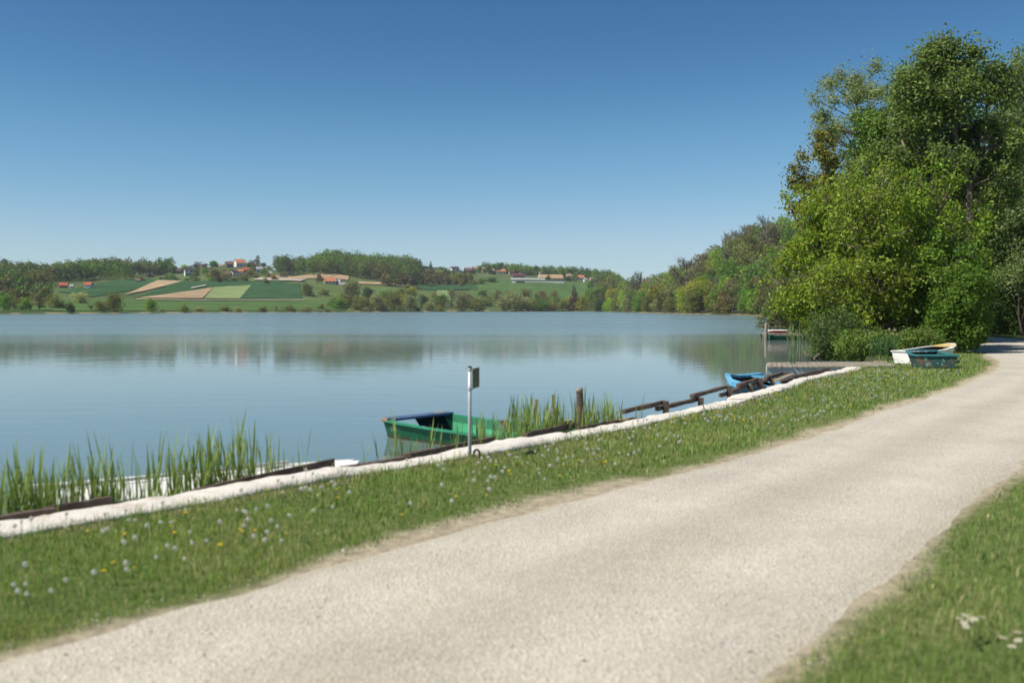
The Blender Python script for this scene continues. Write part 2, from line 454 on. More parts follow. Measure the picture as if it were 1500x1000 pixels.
# ------------------------------------------------------------------ water
def make_water():
    m, nt, out = nodes_of('lake_water')
    p = N(nt, 'ShaderNodeBsdfPrincipled')
    p.inputs['Base Color'].default_value = (0.145, 0.195, 0.182, 1)
    p.inputs['IOR'].default_value = 1.333; p.inputs['Specular IOR Level'].default_value = 0.5
    g = N(nt, 'ShaderNodeNewGeometry').outputs['Position']
    sp = N(nt, 'ShaderNodeSeparateXYZ'); nt.links.new(g, sp.inputs[0])
    # breeze: calm inside about 58 m of the near shore, rippled beyond, with calm slicks lying across it
    wob = noise(nt, 0.02, 3, 0.5, g, (1, 1.5, 1))
    ad = N(nt, 'ShaderNodeMath', operation='MULTIPLY_ADD'); nt.links.new(wob, ad.inputs[0]); ad.inputs[1].default_value = 14.0; nt.links.new(sp.outputs[1], ad.inputs[2])
    mr = N(nt, 'ShaderNodeMapRange', interpolation_type='SMOOTHSTEP'); nt.links.new(ad.outputs[0], mr.inputs[0])
    mr.inputs[1].default_value = 44.0; mr.inputs[2].default_value = 110.0
    slick = ramp(nt, noise(nt, 0.03, 4, 0.6, g, (0.12, 1.0, 1)), [(0.34, 0.45), (0.6, 1.0)])
    mul = N(nt, 'ShaderNodeMath', operation='MULTIPLY'); nt.links.new(mr.outputs[0], mul.inputs[0]); nt.links.new(slick, mul.inputs[1])
    breeze = mul.outputs[0]
    ro = N(nt, 'ShaderNodeMapRange'); nt.links.new(breeze, ro.inputs[0]); ro.inputs[3].default_value = 0.03; ro.inputs[4].default_value = 0.27
    nt.links.new(ro.outputs[0], p.inputs['Roughness'])
    w1 = noise(nt, 2.6, 3, 0.5, g, (0.45, 1.6, 1))
    w2 = noise(nt, 0.7, 2, 0.5, g, (0.5, 1.4, 1))
    sm = N(nt, 'ShaderNodeMath', operation='MULTIPLY_ADD'); nt.links.new(w2, sm.inputs[0]); sm.inputs[1].default_value = 2.0; nt.links.new(w1, sm.inputs[2])
    st = N(nt, 'ShaderNodeMapRange'); nt.links.new(breeze, st.inputs[0]); st.inputs[3].default_value = 0.03; st.inputs[4].default_value = 0.22
    b = N(nt, 'ShaderNodeBump'); b.inputs['Distance'].default_value = 0.06
    nt.links.new(st.outputs[0], b.inputs['Strength']); nt.links.new(sm.outputs[0], b.inputs['Height'])
    nt.links.new(b.outputs[0], p.inputs['Normal'])
    nt.links.new(p.outputs[0], out.inputs[0])
    mb = MB(); mb.add([(-420, -220, WATER), (120, -220, WATER), (120, 760, WATER), (-420, 760, WATER)], [(0, 1, 2, 3)])
    tag(mb.build('lake', m), kind='structure')
make_water()

# ------------------------------------------------------------------ gravel path
def make_path():
    n = 420
    L = resample(PL, n); Rr = resample(PR, n)
    K = 22
    V = []; 
    t = np.linspace(0, 1, K + 1)
    P = (L[:, None] * (1 - t)[None, :, None] + Rr[:, None] * t[None, :, None])
    # push the outermost vertices outward so that the ragged edge comes from where the gravel dips under the turf
    wdir = (Rr - L); wdir /= np.linalg.norm(wdir, axis=1)[:, None]
    P[:, 0] -= wdir * 0.3; P[:, -1] += wdir * 0.3
    Pf = P.reshape(-1, 2)
    e = np.minimum(t, 1 - t); edge = np.tile(np.where(e < 0.001, 1.0, np.where(e < 0.06, 0.35, 0.0)), n)
    z = terrain(Pf) + 0.022 - edge * 0.05 + 0.004 * vnoise(Pf, 0.35, 21) * (edge > 0) + 0.003 * vnoise(Pf, 0.8, 22)
    # two shallow wheel tracks
    tt = np.tile(t, n); z -= 0.010 * (np.exp(-((tt - 0.28) / 0.09) ** 2) + np.exp(-((tt - 0.72) / 0.09) ** 2))
    V = np.concatenate([Pf, z[:, None]], 1)
    i = np.arange(n - 1)[:, None]; j = np.arange(K)[None, :]
    a = i * (K + 1) + j
    Q = np.stack([a, a + 1, a + K + 2, a + K + 1], -1).reshape(-1, 4)
    m, nt, out = nodes_of('pale_gravel')
    p = N(nt, 'ShaderNodeBsdfPrincipled'); p.inputs['Roughness'].default_value = 0.95; p.inputs['Specular IOR Level'].default_value = 0.12
    g = N(nt, 'ShaderNodeNewGeometry').outputs['Position']
    vo = N(nt, 'ShaderNodeTexVoronoi'); vo.inputs['Scale'].default_value = 55; nt.links.new(g, vo.inputs[0])
    grain = ramp(nt, vo.outputs['Color'], [(0.0, (0.36, 0.335, 0.285)), (0.5, (0.45, 0.42, 0.36)), (1.0, (0.56, 0.525, 0.455))])
    patch = ramp(nt, noise(nt, 0.7, 7, 0.7, g), [(0.3, (0.9, 0.88, 0.85)), (0.52, (1.04, 1.02, 0.98)), (0.7, (1.14, 1.12, 1.09))])
    c = mixrgb(nt, grain, patch, 1.0, 'MULTIPLY')
    sand = ramp(nt, noise(nt, 2.3, 6, 0.7, g), [(0.56, 0.0), (0.72, 0.55)])
    c = mixrgb(nt, c, (0.47, 0.405, 0.31), sand)
    at_ = N(nt, 'ShaderNodeAttribute', attribute_name='col').outputs['Color']
    c = mixrgb(nt, c, at_, 1.0, 'MULTIPLY')
    nt.links.new(c, p.inputs['Base Color'])
    b = N(nt, 'ShaderNodeBump'); b.inputs['Strength'].default_value = 0.7; b.inputs['Distance'].default_value = 0.012
    nt.links.new(vo.outputs['Distance'], b.inputs['Height']); nt.links.new(b.outputs[0], p.inputs['Normal'])
    nt.links.new(p.outputs[0], out.inputs[0])
    trk = np.exp(-((tt - 0.27 + 0.03 * vnoise(Pf, 3, 91)) / 0.08) ** 2) + np.exp(-((tt - 0.71 + 0.03 * vnoise(Pf, 3, 92)) / 0.08) ** 2)
    mid = np.exp(-((tt - 0.49) / 0.1) ** 2)
    wear = 1 + 0.08 * trk[:, None] * np.array([1, 1, 1.03]) - 0.1 * mid[:, None] * np.array([0.9, 1, 1.15])
    eg = np.clip(1 - np.minimum(tt, 1 - tt) / 0.09, 0, 1)[:, None] * (0.7 + 0.5 * vnoise(Pf, 0.6, 93)[:, None])
    wear = wear * (1 - eg * np.array([0.14, 0.17, 0.26]))
    o = obj('path', np_mesh('path', V, Q, m, wear, True)); tag(o, kind='structure')
    # loose stones lying on it
    rs = np.random.RandomState(5)
    cnt = 7000
    d = 3.2 + 13 * rs.rand(cnt) ** 1.5; x = rs.uniform(-0.62, 0.62, cnt) * d
    Q2 = np.stack([x, d], 1); q = sdf(Q2, PATH)
    keep = (q > -0.12) & (rs.rand(cnt) < np.where(q < 0.5, 1.0, 0.55)); Q2 = Q2[keep]; k = len(Q2)
    sz = rs.uniform(0.004, 0.009, k) * (1 + (rs.rand(k) > 0.98) * 0.9)
    base = np.array([(1, 0, 0), (-1, 0, 0), (0, 1, 0), (0, -1, 0), (0, 0, 0.4), (0, 0, -0.4)], float)
    fs = np.array([(0, 2, 4), (2, 1, 4), (1, 3, 4), (3, 0, 4), (2, 0, 5), (1, 2, 5), (3, 1, 5), (0, 3, 5)])
    a = rs.rand(k) * 6.28
    B = base[None] * (1 + rs.uniform(-0.35, 0.35, (k, 6, 3))) * sz[:, None, None]
    ca, sa = np.cos(a)[:, None], np.sin(a)[:, None]
    W = np.stack([B[..., 0] * ca - B[..., 1] * sa, B[..., 0] * sa + B[..., 1] * ca, B[..., 2]], -1)
    W += np.concatenate([Q2, (terrain(Q2) + 0.02 + sz * 0.2)[:, None]], 1)[:, None]
    Fx = (fs[None] + (np.arange(k) * 6)[:, None, None]).reshape(-1, 3)
    tone = rs.uniform(0.7, 1.25, k)
    col = np.repeat(np.array((0.56, 0.51, 0.43))[None] * tone[:, None], 6, 0)
    o = obj('gravel', np_mesh('gravel', W.reshape(-1, 3), Fx, M['pebble'], col))
    tag(o, 'loose pale stones scattered over the gravel path', 'gravel', kind='stuff')
make_path()

# ------------------------------------------------------------------ fields laid over the far slopes
def field_mat(name, c, c2, rows=0.9, ang=0.4):
    m, nt, out = nodes_of(name)
    p = N(nt, 'ShaderNodeBsdfPrincipled'); p.inputs['Roughness'].default_value = 0.95; p.inputs['Specular IOR Level'].default_value = 0.05
    g = N(nt, 'ShaderNodeNewGeometry').outputs['Position']
    mp = N(nt, 'ShaderNodeMapping'); mp.inputs['Rotation'].default_value = (0, 0, ang); mp.inputs['Scale'].default_value = (1.0, 0.06, 0.06); nt.links.new(g, mp.inputs[0])
    f = noise(nt, rows * 0.22, 4, 0.6, mp.outputs[0])
    f2 = noise(nt, 0.03, 5, 0.6, g)
    col = ramp(nt, f, [(0.35, c), (0.65, c2)])
    col = mixrgb(nt, col, ramp(nt, f2, [(0.3, 0.82), (0.7, 1.15)]), 1.0, 'MULTIPLY')
    nt.links.new(col, p.inputs['Base Color']); nt.links.new(p.outputs[0], out.inputs[0])
    return m
FM = {'tan': field_mat('bare_tilled_soil', (0.4, 0.29, 0.18), (0.33, 0.235, 0.14)),
      'green': field_mat('young_cereal', (0.04, 0.1, 0.036), (0.033, 0.08, 0.03)),
      'bright': field_mat('bright_meadow', (0.08, 0.145, 0.04), (0.066, 0.12, 0.034)),
      'lime': field_mat('sprouting_rows', (0.17, 0.24, 0.08), (0.22, 0.27, 0.12), 1.6),
      'olive': field_mat('rough_pasture', (0.11, 0.16, 0.045), (0.09, 0.125, 0.04)),
      'pale': field_mat('pale_track', (0.45, 0.4, 0.32), (0.38, 0.33, 0.26))}
def field(corners, kind, lift=0.5):
    c = [on_hill(*q) for q in corners]
    n = 14; u = np.linspace(0, 1, n)
    U, W = np.meshgrid(u, u, indexing='ij')
    c = [np.array(q) for q in c]
    P = sum(k[..., None] * q for k, q in (((1 - U) * (1 - W), c[0]), (U * (1 - W), c[1]), (U * W, c[2]), ((1 - U) * W, c[3])))
    P = P.reshape(-1, 3); P[:, 2] = terrain(P[:, :2]) + lift
    i = np.arange(n - 1)[:, None]; j = np.arange(n - 1)[None]
    a = i * n + j
    Q = np.stack([a, a + n, a + n + 1, a + 1], -1).reshape(-1, 4)
    o = obj('field', np_mesh('field', P, Q, FM[kind], None, True)); tag(o, kind='structure')
for corners, kind, lift in [
    ([(0, 457), (520, 455.5), (520, 441), (0, 447)], 'bright', 0.3),
    ([(85, 428), (135, 436), (262, 411), (205, 408)], 'green', 0.4),
    ([(184, 433), (212, 427.5), (267, 413), (232, 411.5)], 'tan', 0.7),
    ([(196, 437), (260, 431), (440, 411), (262, 413)], 'green', 0.45),
    ([(200, 438), (297, 438.5), (313, 422.5), (262, 430)], 'tan', 0.8),
    ([(299, 439), (351, 439), (369, 419), (314, 422)], 'lime', 0.8),
    ([(352, 439), (443, 439), (440, 416.5), (370, 419)], 'green', 0.8),
    ([(443, 441), (560, 441), (560, 420), (441, 417)], 'olive', 0.4),
    ([(398, 409), (510, 411.5), (512, 405.5), (388, 402)], 'tan', 0.8),
    ([(370, 411), (440, 413.5), (450, 410.5), (385, 407.5)], 'pale', 1.0),
    ([(526, 417), (592, 421), (592, 418), (526, 413.5)], 'tan', 0.8),
    ([(560, 440), (640, 441), (640, 424), (560, 420)], 'olive', 0.4),
    ([(612, 425), (700, 425), (700, 418), (612, 418)], 'green', 0.9),
    ([(640, 441), (662, 441), (656, 425), (640, 425)], 'lime', 0.6),
    ([(662, 440), (870, 440), (860, 413.5), (704, 412)], 'bright', 0.5),
    ([(610, 417), (700, 414), (690, 397), (614, 395)], 'olive', 0.5),
    ([(200, 440.6), (447, 441.0), (447, 440.4), (200, 440.0)], 'pale', 1.0),
    ([(281, 425), (302, 420.5), (303, 419.2), (281, 423.5)], 'pale', 1.3),
]: field(corners, kind, lift)

# ------------------------------------------------------------------ foliage
def leaf_quads(P, Nrm, size, rs, aspect=0.55, fold=0.0):
    """rhombic leaves at P facing Nrm; returns V (n*4,3), Q"""
    n = len(P)
    r = rs.normal(size=(n, 3)); t = np.cross(Nrm, r); t /= np.linalg.norm(t, axis=1)[:, None] + 1e-9
    b = np.cross(Nrm, t)
    sz = size * rs.uniform(0.65, 1.35, n)
    V = np.stack([P - t * sz[:, None] * 0.5, P + b * (sz * aspect * 0.5)[:, None], P + t * sz[:, None] * 0.5, P - b * (sz * aspect * 0.5)[:, None]], 1)
    Q = np.arange(n * 4).reshape(n, 4)
    return V.reshape(-1, 3), Q

def unit(rs, n):
    v = rs.normal(size=(n, 3)); return v / np.linalg.norm(v, axis=1)[:, None]

def crown_points(rs, clumps, n, shell=0.55, up=0.35, sprig=0, sprig_r=0.15):
    """leaf places on clumps [(c, r)], weighted by r^2; normals lean outward and up"""
    cc = np.array([c[0] for c in clumps]); rr = np.array([c[1] for c in clumps])
    w = rr ** 2; w = w / w.sum()
    m = n // sprig if sprig else n
    k = rs.choice(len(cc), m, p=w)
    dv = unit(rs, m)
    rad = rr[k] * (shell + (1 - shell) * rs.rand(m) ** 0.6) 
    if shell <= 0.3: rad = rr[k] * np.minimum(np.abs(rs.normal(size=m)) * 0.66, 1.35)
    P = cc[k] + dv * rad[:, None] * np.array([1, 1, 0.8])
    if sprig:
        P = np.repeat(P, sprig, 0) + rs.normal(size=(m * sprig, 3)) * sprig_r; dv = np.repeat(dv, sprig, 0)
    nr = dv * 0.6 + rs.normal(size=P.shape) * 0.55 + np.array([0, 0, up])
    nr /= np.linalg.norm(nr, axis=1)[:, None]
    return P, nr

def leaf_colors(rs, n, c, var=0.25, alt=None, alt_p=0.0):
    c = np.array(c) * 1.3
    k = np.exp(rs.normal(size=(n, 1)) * var * 0.7)
    hue = 1 + rs.normal(size=(n, 3)) * var * np.array([0.35, 0.12, 0.3])
    col = c[None] * k * hue
    if alt is not None:
        m = rs.rand(n) < alt_p; col[m] = np.array(alt) * k[m]
    return np.clip(col, 0.004, 0.9)

def crown_mesh(name, rs, clumps, n, size, color, var=0.25, shell=0.55, aspect=0.6, alt=None, alt_p=0, sprig=0, sprig_r=0.15, material='leaf', up=0.35):
    P, nr = crown_points(rs, clumps, n, shell, up, sprig, sprig_r)
    V, Q = leaf_quads(P, nr, size, rs, aspect)
    col = np.repeat(leaf_colors(rs, len(P), color, var, alt, alt_p), 4, 0)
    return np_mesh(name, V, Q, M[material], col)

def limb(mb, p0, p1, r0, r1, rnd, n=6, sides=7, bend=0.12):
    p0 = Vector(p0); p1 = Vector(p1); L = (p1 - p0).length
    off = Vector((rnd.uniform(-1, 1), rnd.uniform(-1, 1), rnd.uniform(-0.3, 0.5))) * L * bend
    pts = []; rad = []
    for i in range(n + 1):
        t = i / n
        pts.append(p0.lerp(p1, t) + off * math.sin(math.pi * t) + Vector((rnd.uniform(-1, 1), rnd.uniform(-1, 1), 0)) * r0 * 0.25)
        rad.append(r0 + (r1 - r0) * t)
    mb.tube(pts, rad, sides)
    return pts

# ---- prototypes for far trees, 10 m tall, 8 m wide
def far_proto(kind, seed):
    rs = np.random.RandomState(seed); rnd = random.Random(seed)
    mb = MB(); H = 10.0
    if kind == 'round':
        cl = [((rs.uniform(-2.2, 2.2), rs.uniform(-2.2, 2.2), rs.uniform(1.5, 8.2)), rs.uniform(1.2, 2.1)) for _ in range(30)]
        cl = [c for c in cl if math.hypot(c[0][0], c[0][1]) < 2.9 - max(0, c[0][2] - 6.2) * 0.9]
        n, size, shell = 2600, 0.5, 0.6
    elif kind == 'bush':
        cl = [((rs.uniform(-2.8, 2.8), rs.uniform(-2.8, 2.8), rs.uniform(0.8, 6.8)), rs.uniform(1.4, 2.6)) for _ in range(26)]
        cl = [c for c in cl if math.hypot(c[0][0], c[0][1]) < 3.2 - max(0, c[0][2] - 4.5) * 0.8]
        n, size, shell = 2200, 0.55, 0.5
    elif kind == 'airy':
        cl = [((rs.uniform(-2.2, 2.2), rs.uniform(-2.2, 2.2), rs.uniform(2.0, 9.0)), rs.uniform(0.9, 1.7)) for _ in range(24)]
        n, size, shell = 1300, 0.4, 0.2
    elif kind == 'poplar':
        cl = [((rs.uniform(-0.4, 0.4), rs.uniform(-0.4, 0.4), z), 1.2 * math.sin(math.pi * min(1, (z + 1) / 11.5)) ** 0.6 + 0.2) for z in np.linspace(1.2, 9.3, 14)]
        n, size, shell = 900, 0.5, 0.6
    elif kind == 'conifer':
        cl = [((rs.uniform(-0.3, 0.3), rs.uniform(-0.3, 0.3), z), 3.2 * (1 - z / 10.4) + 0.25) for z in np.linspace(0.9, 9.7, 13)]
        n, size, shell = 1300, 0.6, 0.5
    elif kind == 'bare':
        cl = [((rs.uniform(-2, 2), rs.uniform(-2, 2), rs.uniform(5, 9)), 0.9) for _ in range(9)]
        n, size, shell = 90, 0.35, 0.1
    top = 9.4 if kind in ('poplar', 'conifer', 'bare') else 7.0
    limb(mb, (0, 0, -0.5), (rs.uniform(-.3, .3), rs.uniform(-.3, .3), top), 0.24, 0.05, rnd, 6, 6, 0.03)
    nb = {'bare': 26, 'airy': 22}.get(kind, 9)
    for k in range(nb):
        c = cl[k % len(cl)][0]
        z0 = min(c[2] * rnd.uniform(0.45, 0.75), top - 0.5)
        e = Vector(c) + Vector((rnd.uniform(-.8, .8), rnd.uniform(-.8, .8), rnd.uniform(0, 1.2))) * (1.0 if kind in ('bare', 'airy') else 0.2)
        limb(mb, (0, 0, z0), e, 0.11, 0.03, rnd, 4, 4, 0.12)
        if kind in ('bare', 'airy'):
            for q in range(3 if kind == 'airy' else 6):
                s = Vector((0, 0, z0)).lerp(e, rnd.uniform(0.4, 1.0))
                limb(mb, s, s + Vector((rnd.uniform(-1, 1), rnd.uniform(-1, 1), rnd.uniform(0.3, 1.5))), 0.05, 0.015, rnd, 2, 3, 0.1)
    return mb.mesh('trunk', M['bark_far'], True), (cl, n, size, shell)

PAL = {'green': (0.066, 0.138, 0.022), 'bright': (0.11, 0.19, 0.022), 'dark': (0.03, 0.06, 0.017), 'olive': (0.095, 0.115, 0.035), 'grey': (0.13, 0.15, 0.075),
       'brown': (0.105, 0.1, 0.045), 'pale': (0.19, 0.21, 0.12), 'conifer': (0.018, 0.032, 0.014), 'plum': (0.045, 0.032, 0.024), 'yellow': (0.15, 0.17, 0.025), 'rust': (0.13, 0.075, 0.035)}
PAL = {k: (v[0] * 1.6, v[1] * 1.5, v[2] * 1.3) for k, v in PAL.items()}
PROTO = {}; CROWN = {}
def tree_meshes(kind, color, variant=0):
    if (kind, variant) not in PROTO:
        PROTO[(kind, variant)] = far_proto(kind, {'round': 10, 'bush': 20, 'airy': 30, 'poplar': 40, 'conifer': 50, 'bare': 60}[kind] + variant)
    trunk, (cl, n, size, shell) = PROTO[(kind, variant)]
    key = (kind, color, variant)
    if key not in CROWN:
        rs = np.random.RandomState(abs(hash(kind + color)) % 1000 if False else sum(map(ord, kind + color)) + variant)
        CROWN[key] = crown_mesh('crown', rs, cl, n, size, PAL[color], 0.3, shell)
    return trunk, CROWN[key]

TREE_WORD = {'round': 'tree', 'bush': 'bush', 'airy': 'tree', 'poplar': 'poplar', 'conifer': 'conifer', 'bare': 'bare tree'}
trnd = random.Random(77)
def far_tree(loc, h, w, kind, color, label, group, variant=None, name=None):
    variant = trnd.randrange(3 if kind in ('round', 'bush') else 2) if variant is None else variant
    tr, cr = tree_meshes(kind, color, variant)
    nat = {'poplar': 2.6, 'conifer': 5.6, 'bare': 5.0, 'round': 7.6, 'bush': 9.0, 'airy': 6.6}[kind]
    e = empty(name or {'bush': 'bush', 'poplar': 'poplar_tree', 'conifer': 'conifer_tree', 'bare': 'bare_tree'}.get(kind, 'broadleaf_tree'),
              loc, trnd.uniform(0, 6.28), (w / nat, w / nat, h / 10.0))
    tag(e, label, 'bush' if kind == 'bush' else 'tree', group)
    obj('trunk', tr, e); obj('crown', cr, e)
    return e

def far_px(col, row, wpx, hpx, kind, color, label, group):
    p = on_hill(col, row); k = p.y / F
    p.z -= 0.3
    far_tree(p, hpx * k * 1.08, wpx * k * 1.2, kind, color, label, group)

CN = {'green': 'mid green', 'bright': 'fresh bright green', 'dark': 'dark green', 'olive': 'olive green', 'grey': 'grey-green', 'brown': 'brownish half-leafed',
      'pale': 'pale silvery', 'conifer': 'blackish green', 'plum': 'dark plum-brown', 'yellow': 'yellow-green', 'rust': 'rusty brown'}
SHORE = [  # col, base row, width px, height px, kind, colour
    (8, 455, 22, 28, 'round', 'green'), (38, 455, 18, 22, 'round', 'bright'), (22, 454, 18, 16, 'airy', 'brown'), (58, 455, 24, 26, 'airy', 'brown'), (82, 452, 32, 26, 'bush', 'olive'),
    (104, 458.5, 13, 18, 'round', 'dark'), (118, 445, 24, 24, 'bush', 'pale'), (134, 456, 10, 12, 'bare', 'brown'), (150, 457, 20, 24, 'bush', 'olive'), (168, 457.5, 26, 32, 'round', 'olive'),
    (222, 457.5, 17, 23, 'round', 'bright'), (238, 457, 8, 8, 'bush', 'grey'), (270, 457, 13, 15, 'bush', 'olive'), (291, 457, 15, 12, 'bush', 'grey'),
    (330, 456.5, 15, 12, 'bush', 'olive'), (349, 456.5, 14, 9, 'bush', 'grey'), (386, 456.5, 14, 11, 'bush', 'olive'), (405, 456.5, 6, 11, 'airy', 'grey'),
    (425, 456.5, 19, 12, 'bush', 'olive'), (449, 456.5, 18, 11, 'bush', 'grey'), (470, 453, 10, 11, 'bush', 'olive'), (494, 453, 20, 20, 'round', 'green'),
    (480, 456.5, 12, 6, 'bush', 'olive'), (515, 441, 22, 32, 'round', 'brown'), (450, 434, 18, 22, 'round', 'olive'), (475, 433, 15, 13, 'bush', 'olive'), (466, 415, 13, 15, 'airy', 'brown'),
    (469, 412, 8, 13, 'conifer', 'conifer'), (390, 416, 11, 12, 'bush', 'olive'), (403, 411, 11, 12, 'bush', 'brown'), (321, 414, 9, 15, 'conifer', 'conifer'),
    (317, 409, 18, 18, 'round', 'brown'), (530, 455, 22, 25, 'bush', 'olive'), (552, 455.5, 25, 28, 'round', 'grey'), (577, 455.5, 22, 32, 'round', 'olive'),
    (601, 455.5, 20, 27, 'round', 'grey'), (621, 452, 14, 24, 'round', 'dark'), (637, 438, 14, 12, 'bush', 'brown'), (645, 456, 13, 12, 'bush', 'yellow'),
    (661, 456, 13, 31, 'airy', 'grey'), (676, 456, 22, 31, 'round', 'grey'), (700, 456, 24, 25, 'bush', 'olive'), (708, 436, 14, 14, 'bush', 'dark'),
    (728, 445, 22, 20, 'airy', 'brown'), (755, 456, 30, 32, 'round', 'grey'), (738, 456, 18, 24, 'round', 'grey'), (775, 456, 20, 24, 'bush', 'olive'),
    (792, 455, 22, 22, 'bush', 'green'), (798, 441, 26, 16, 'airy', 'rust'), (812, 441, 11, 18, 'round', 'brown'), (824, 455, 16, 20, 'round', 'olive'),
    (841, 455, 18, 35, 'conifer', 'plum'), (853, 456, 19, 27, 'round', 'yellow'), (877, 456.5, 15, 22, 'round', 'dark'), (864, 440, 14, 22, 'round', 'green'),
    (895, 454, 20, 24, 'bush', 'bright'), (538, 456, 12, 9, 'bush', 'grey'), (513, 456, 9, 6, 'bush', 'pale'), (588, 456, 14, 8, 'bush', 'grey'), (612, 456, 10, 9, 'bush', 'brown'), (714, 441, 12, 10, 'bush', 'olive'),
    (505, 447, 12, 18, 'bush', 'green'), (566, 444, 20, 22, 'round', 'green'), (540, 440, 18, 22, 'round', 'dark'), (590, 438, 18, 18, 'round', 'olive'), (745, 442, 20, 18, 'airy', 'brown'), (770, 440, 18, 20, 'round', 'olive')]
for i, (c, r_, w, h, k, co) in enumerate(SHORE):
    where = 'on the far shore' if r_ > 452 else 'among the far fields'
    side = 'below the wooded hill at left' if c < 180 else 'below the striped fields' if c < 460 else 'below the central wooded hill' if c < 690 else 'below the white walled terrace' if c < 830 else 'left of the wooded slope'
    far_px(c, r_, w, h, k, co, f'{CN[co]} {TREE_WORD[k]} {where} {side}', 'trees along the far shore')

# village and hedgerow trees
for i, (c, r_, w, h, k, co) in enumerate([
    (378, 389, 6, 20, 'poplar', 'dark'), (407, 390, 4, 8, 'poplar', 'dark'), (927, 404, 5, 16, 'poplar', 'dark'), (386, 392, 9, 8, 'round', 'dark'), (395, 393, 12, 8, 'round', 'green'),
    (271, 393, 6, 13, 'airy', 'green'), (265, 394, 8, 9, 'round', 'dark'), (288, 394, 8, 9, 'round', 'plum'), (301, 394, 9, 9, 'round', 'plum'), (315, 391, 12, 10, 'round', 'green'), (328, 389, 12, 9, 'round', 'dark'),
    (340, 386, 10, 7, 'round', 'olive'), (302, 402, 12, 12, 'round', 'green'), (287, 404, 12, 11, 'bush', 'dark'), (312, 412, 14, 8, 'bush', 'green'), (330, 411, 16, 12, 'round', 'brown'), (345, 411, 12, 7, 'bush', 'olive'),
    (357, 411, 16, 10, 'bush', 'olive'), (366, 406, 12, 14, 'round', 'brown'), (373, 397, 10, 12, 'airy', 'brown'), (288, 412, 12, 8, 'bush', 'olive'), (275, 411, 10, 6, 'bush', 'green'), (258, 410, 14, 5, 'bush', 'dark'),
    (246, 409, 12, 5, 'bush', 'dark'), (208, 412, 12, 8, 'bush', 'dark'), (255, 401, 12, 12, 'round', 'olive'), (232, 404, 14, 14, 'round', 'dark'), (681, 402, 5, 10, 'conifer', 'conifer'), (693, 402, 6, 11, 'conifer', 'conifer'),
    (703, 400, 9, 12, 'round', 'green'), (631, 396, 7, 13, 'conifer', 'dark'), (602, 393, 6, 12, 'conifer', 'conifer'), (583, 392, 10, 12, 'conifer', 'conifer'), (611, 396, 12, 14, 'round', 'dark'), (648, 396, 10, 8, 'bush', 'green'), (655, 398, 10, 8, 'bush', 'green'),
    (676, 420, 8, 12, 'round', 'brown'), (690, 418, 10, 10, 'bush', 'olive'), (703, 417, 14, 14, 'bush', 'olive'), (718, 414, 20, 12, 'bush', 'green'), (722, 402, 8, 8, 'round', 'dark'),
    (803, 410, 8, 9, 'bush', 'dark'), (822, 410, 8, 9, 'bush', 'olive'), (832, 412, 14, 10, 'bush', 'dark'), (842, 412, 10, 14, 'round', 'green'), (875, 412, 16, 12, 'round', 'green'), (860, 406, 12, 10, 'round', 'green'),
    (597, 423, 14, 9, 'bush', 'olive'), (610, 424, 10, 8, 'bush', 'brown'), (890, 406, 18, 11, 'conifer', 'plum'), (775, 404, 10, 8, 'round', 'dark')]):
    far_px(c, r_, w, h, k, co, f'small {CN[co]} {TREE_WORD[k]} ' + ('in the hilltop village' if c < 420 else 'on the ridge beside the houses' if r_ < 412 else 'in the hedgerow under the ridge'), 'trees on the far ridge')

# scattered garden trees of the village
gr = random.Random(55)
for i in range(58):
    c = gr.uniform(236, 420); r_ = gr.uniform(np.interp(c, [236, 300, 370, 420], [398, 389, 386, 392]), np.interp(c, [236, 420], [410, 408]))
    co = gr.choices(['green', 'olive', 'dark', 'brown', 'plum', 'bright'], [4, 4, 2, 3, 1, 1])[0]; k = gr.choice(['round', 'bush', 'bush', 'airy'])
    w = gr.uniform(7, 13)
    far_px(c, r_, w, w * gr.uniform(0.6, 1.0), k, co, f'{CN[co]} garden {TREE_WORD[k]} among the hilltop village houses', 'village garden trees')
for i in range(44):
    c = gr.uniform(485, 850); r_ = gr.uniform(np.interp(c, [485, 700, 850], [436, 438, 444]), 456)
    co = gr.choices(['green', 'olive', 'grey', 'brown', 'pale', 'yellow'], [3, 5, 4, 3, 1, 1])[0]; k = gr.choice(['round', 'bush', 'bush', 'airy'])
    w = gr.uniform(12, 22)
    far_px(c, r_, w, w * gr.uniform(0.7, 1.2), k, co, f'{CN[co]} {TREE_WORD[k]} in the loose belt of shore trees right of centre', 'loose belt of far shore trees')

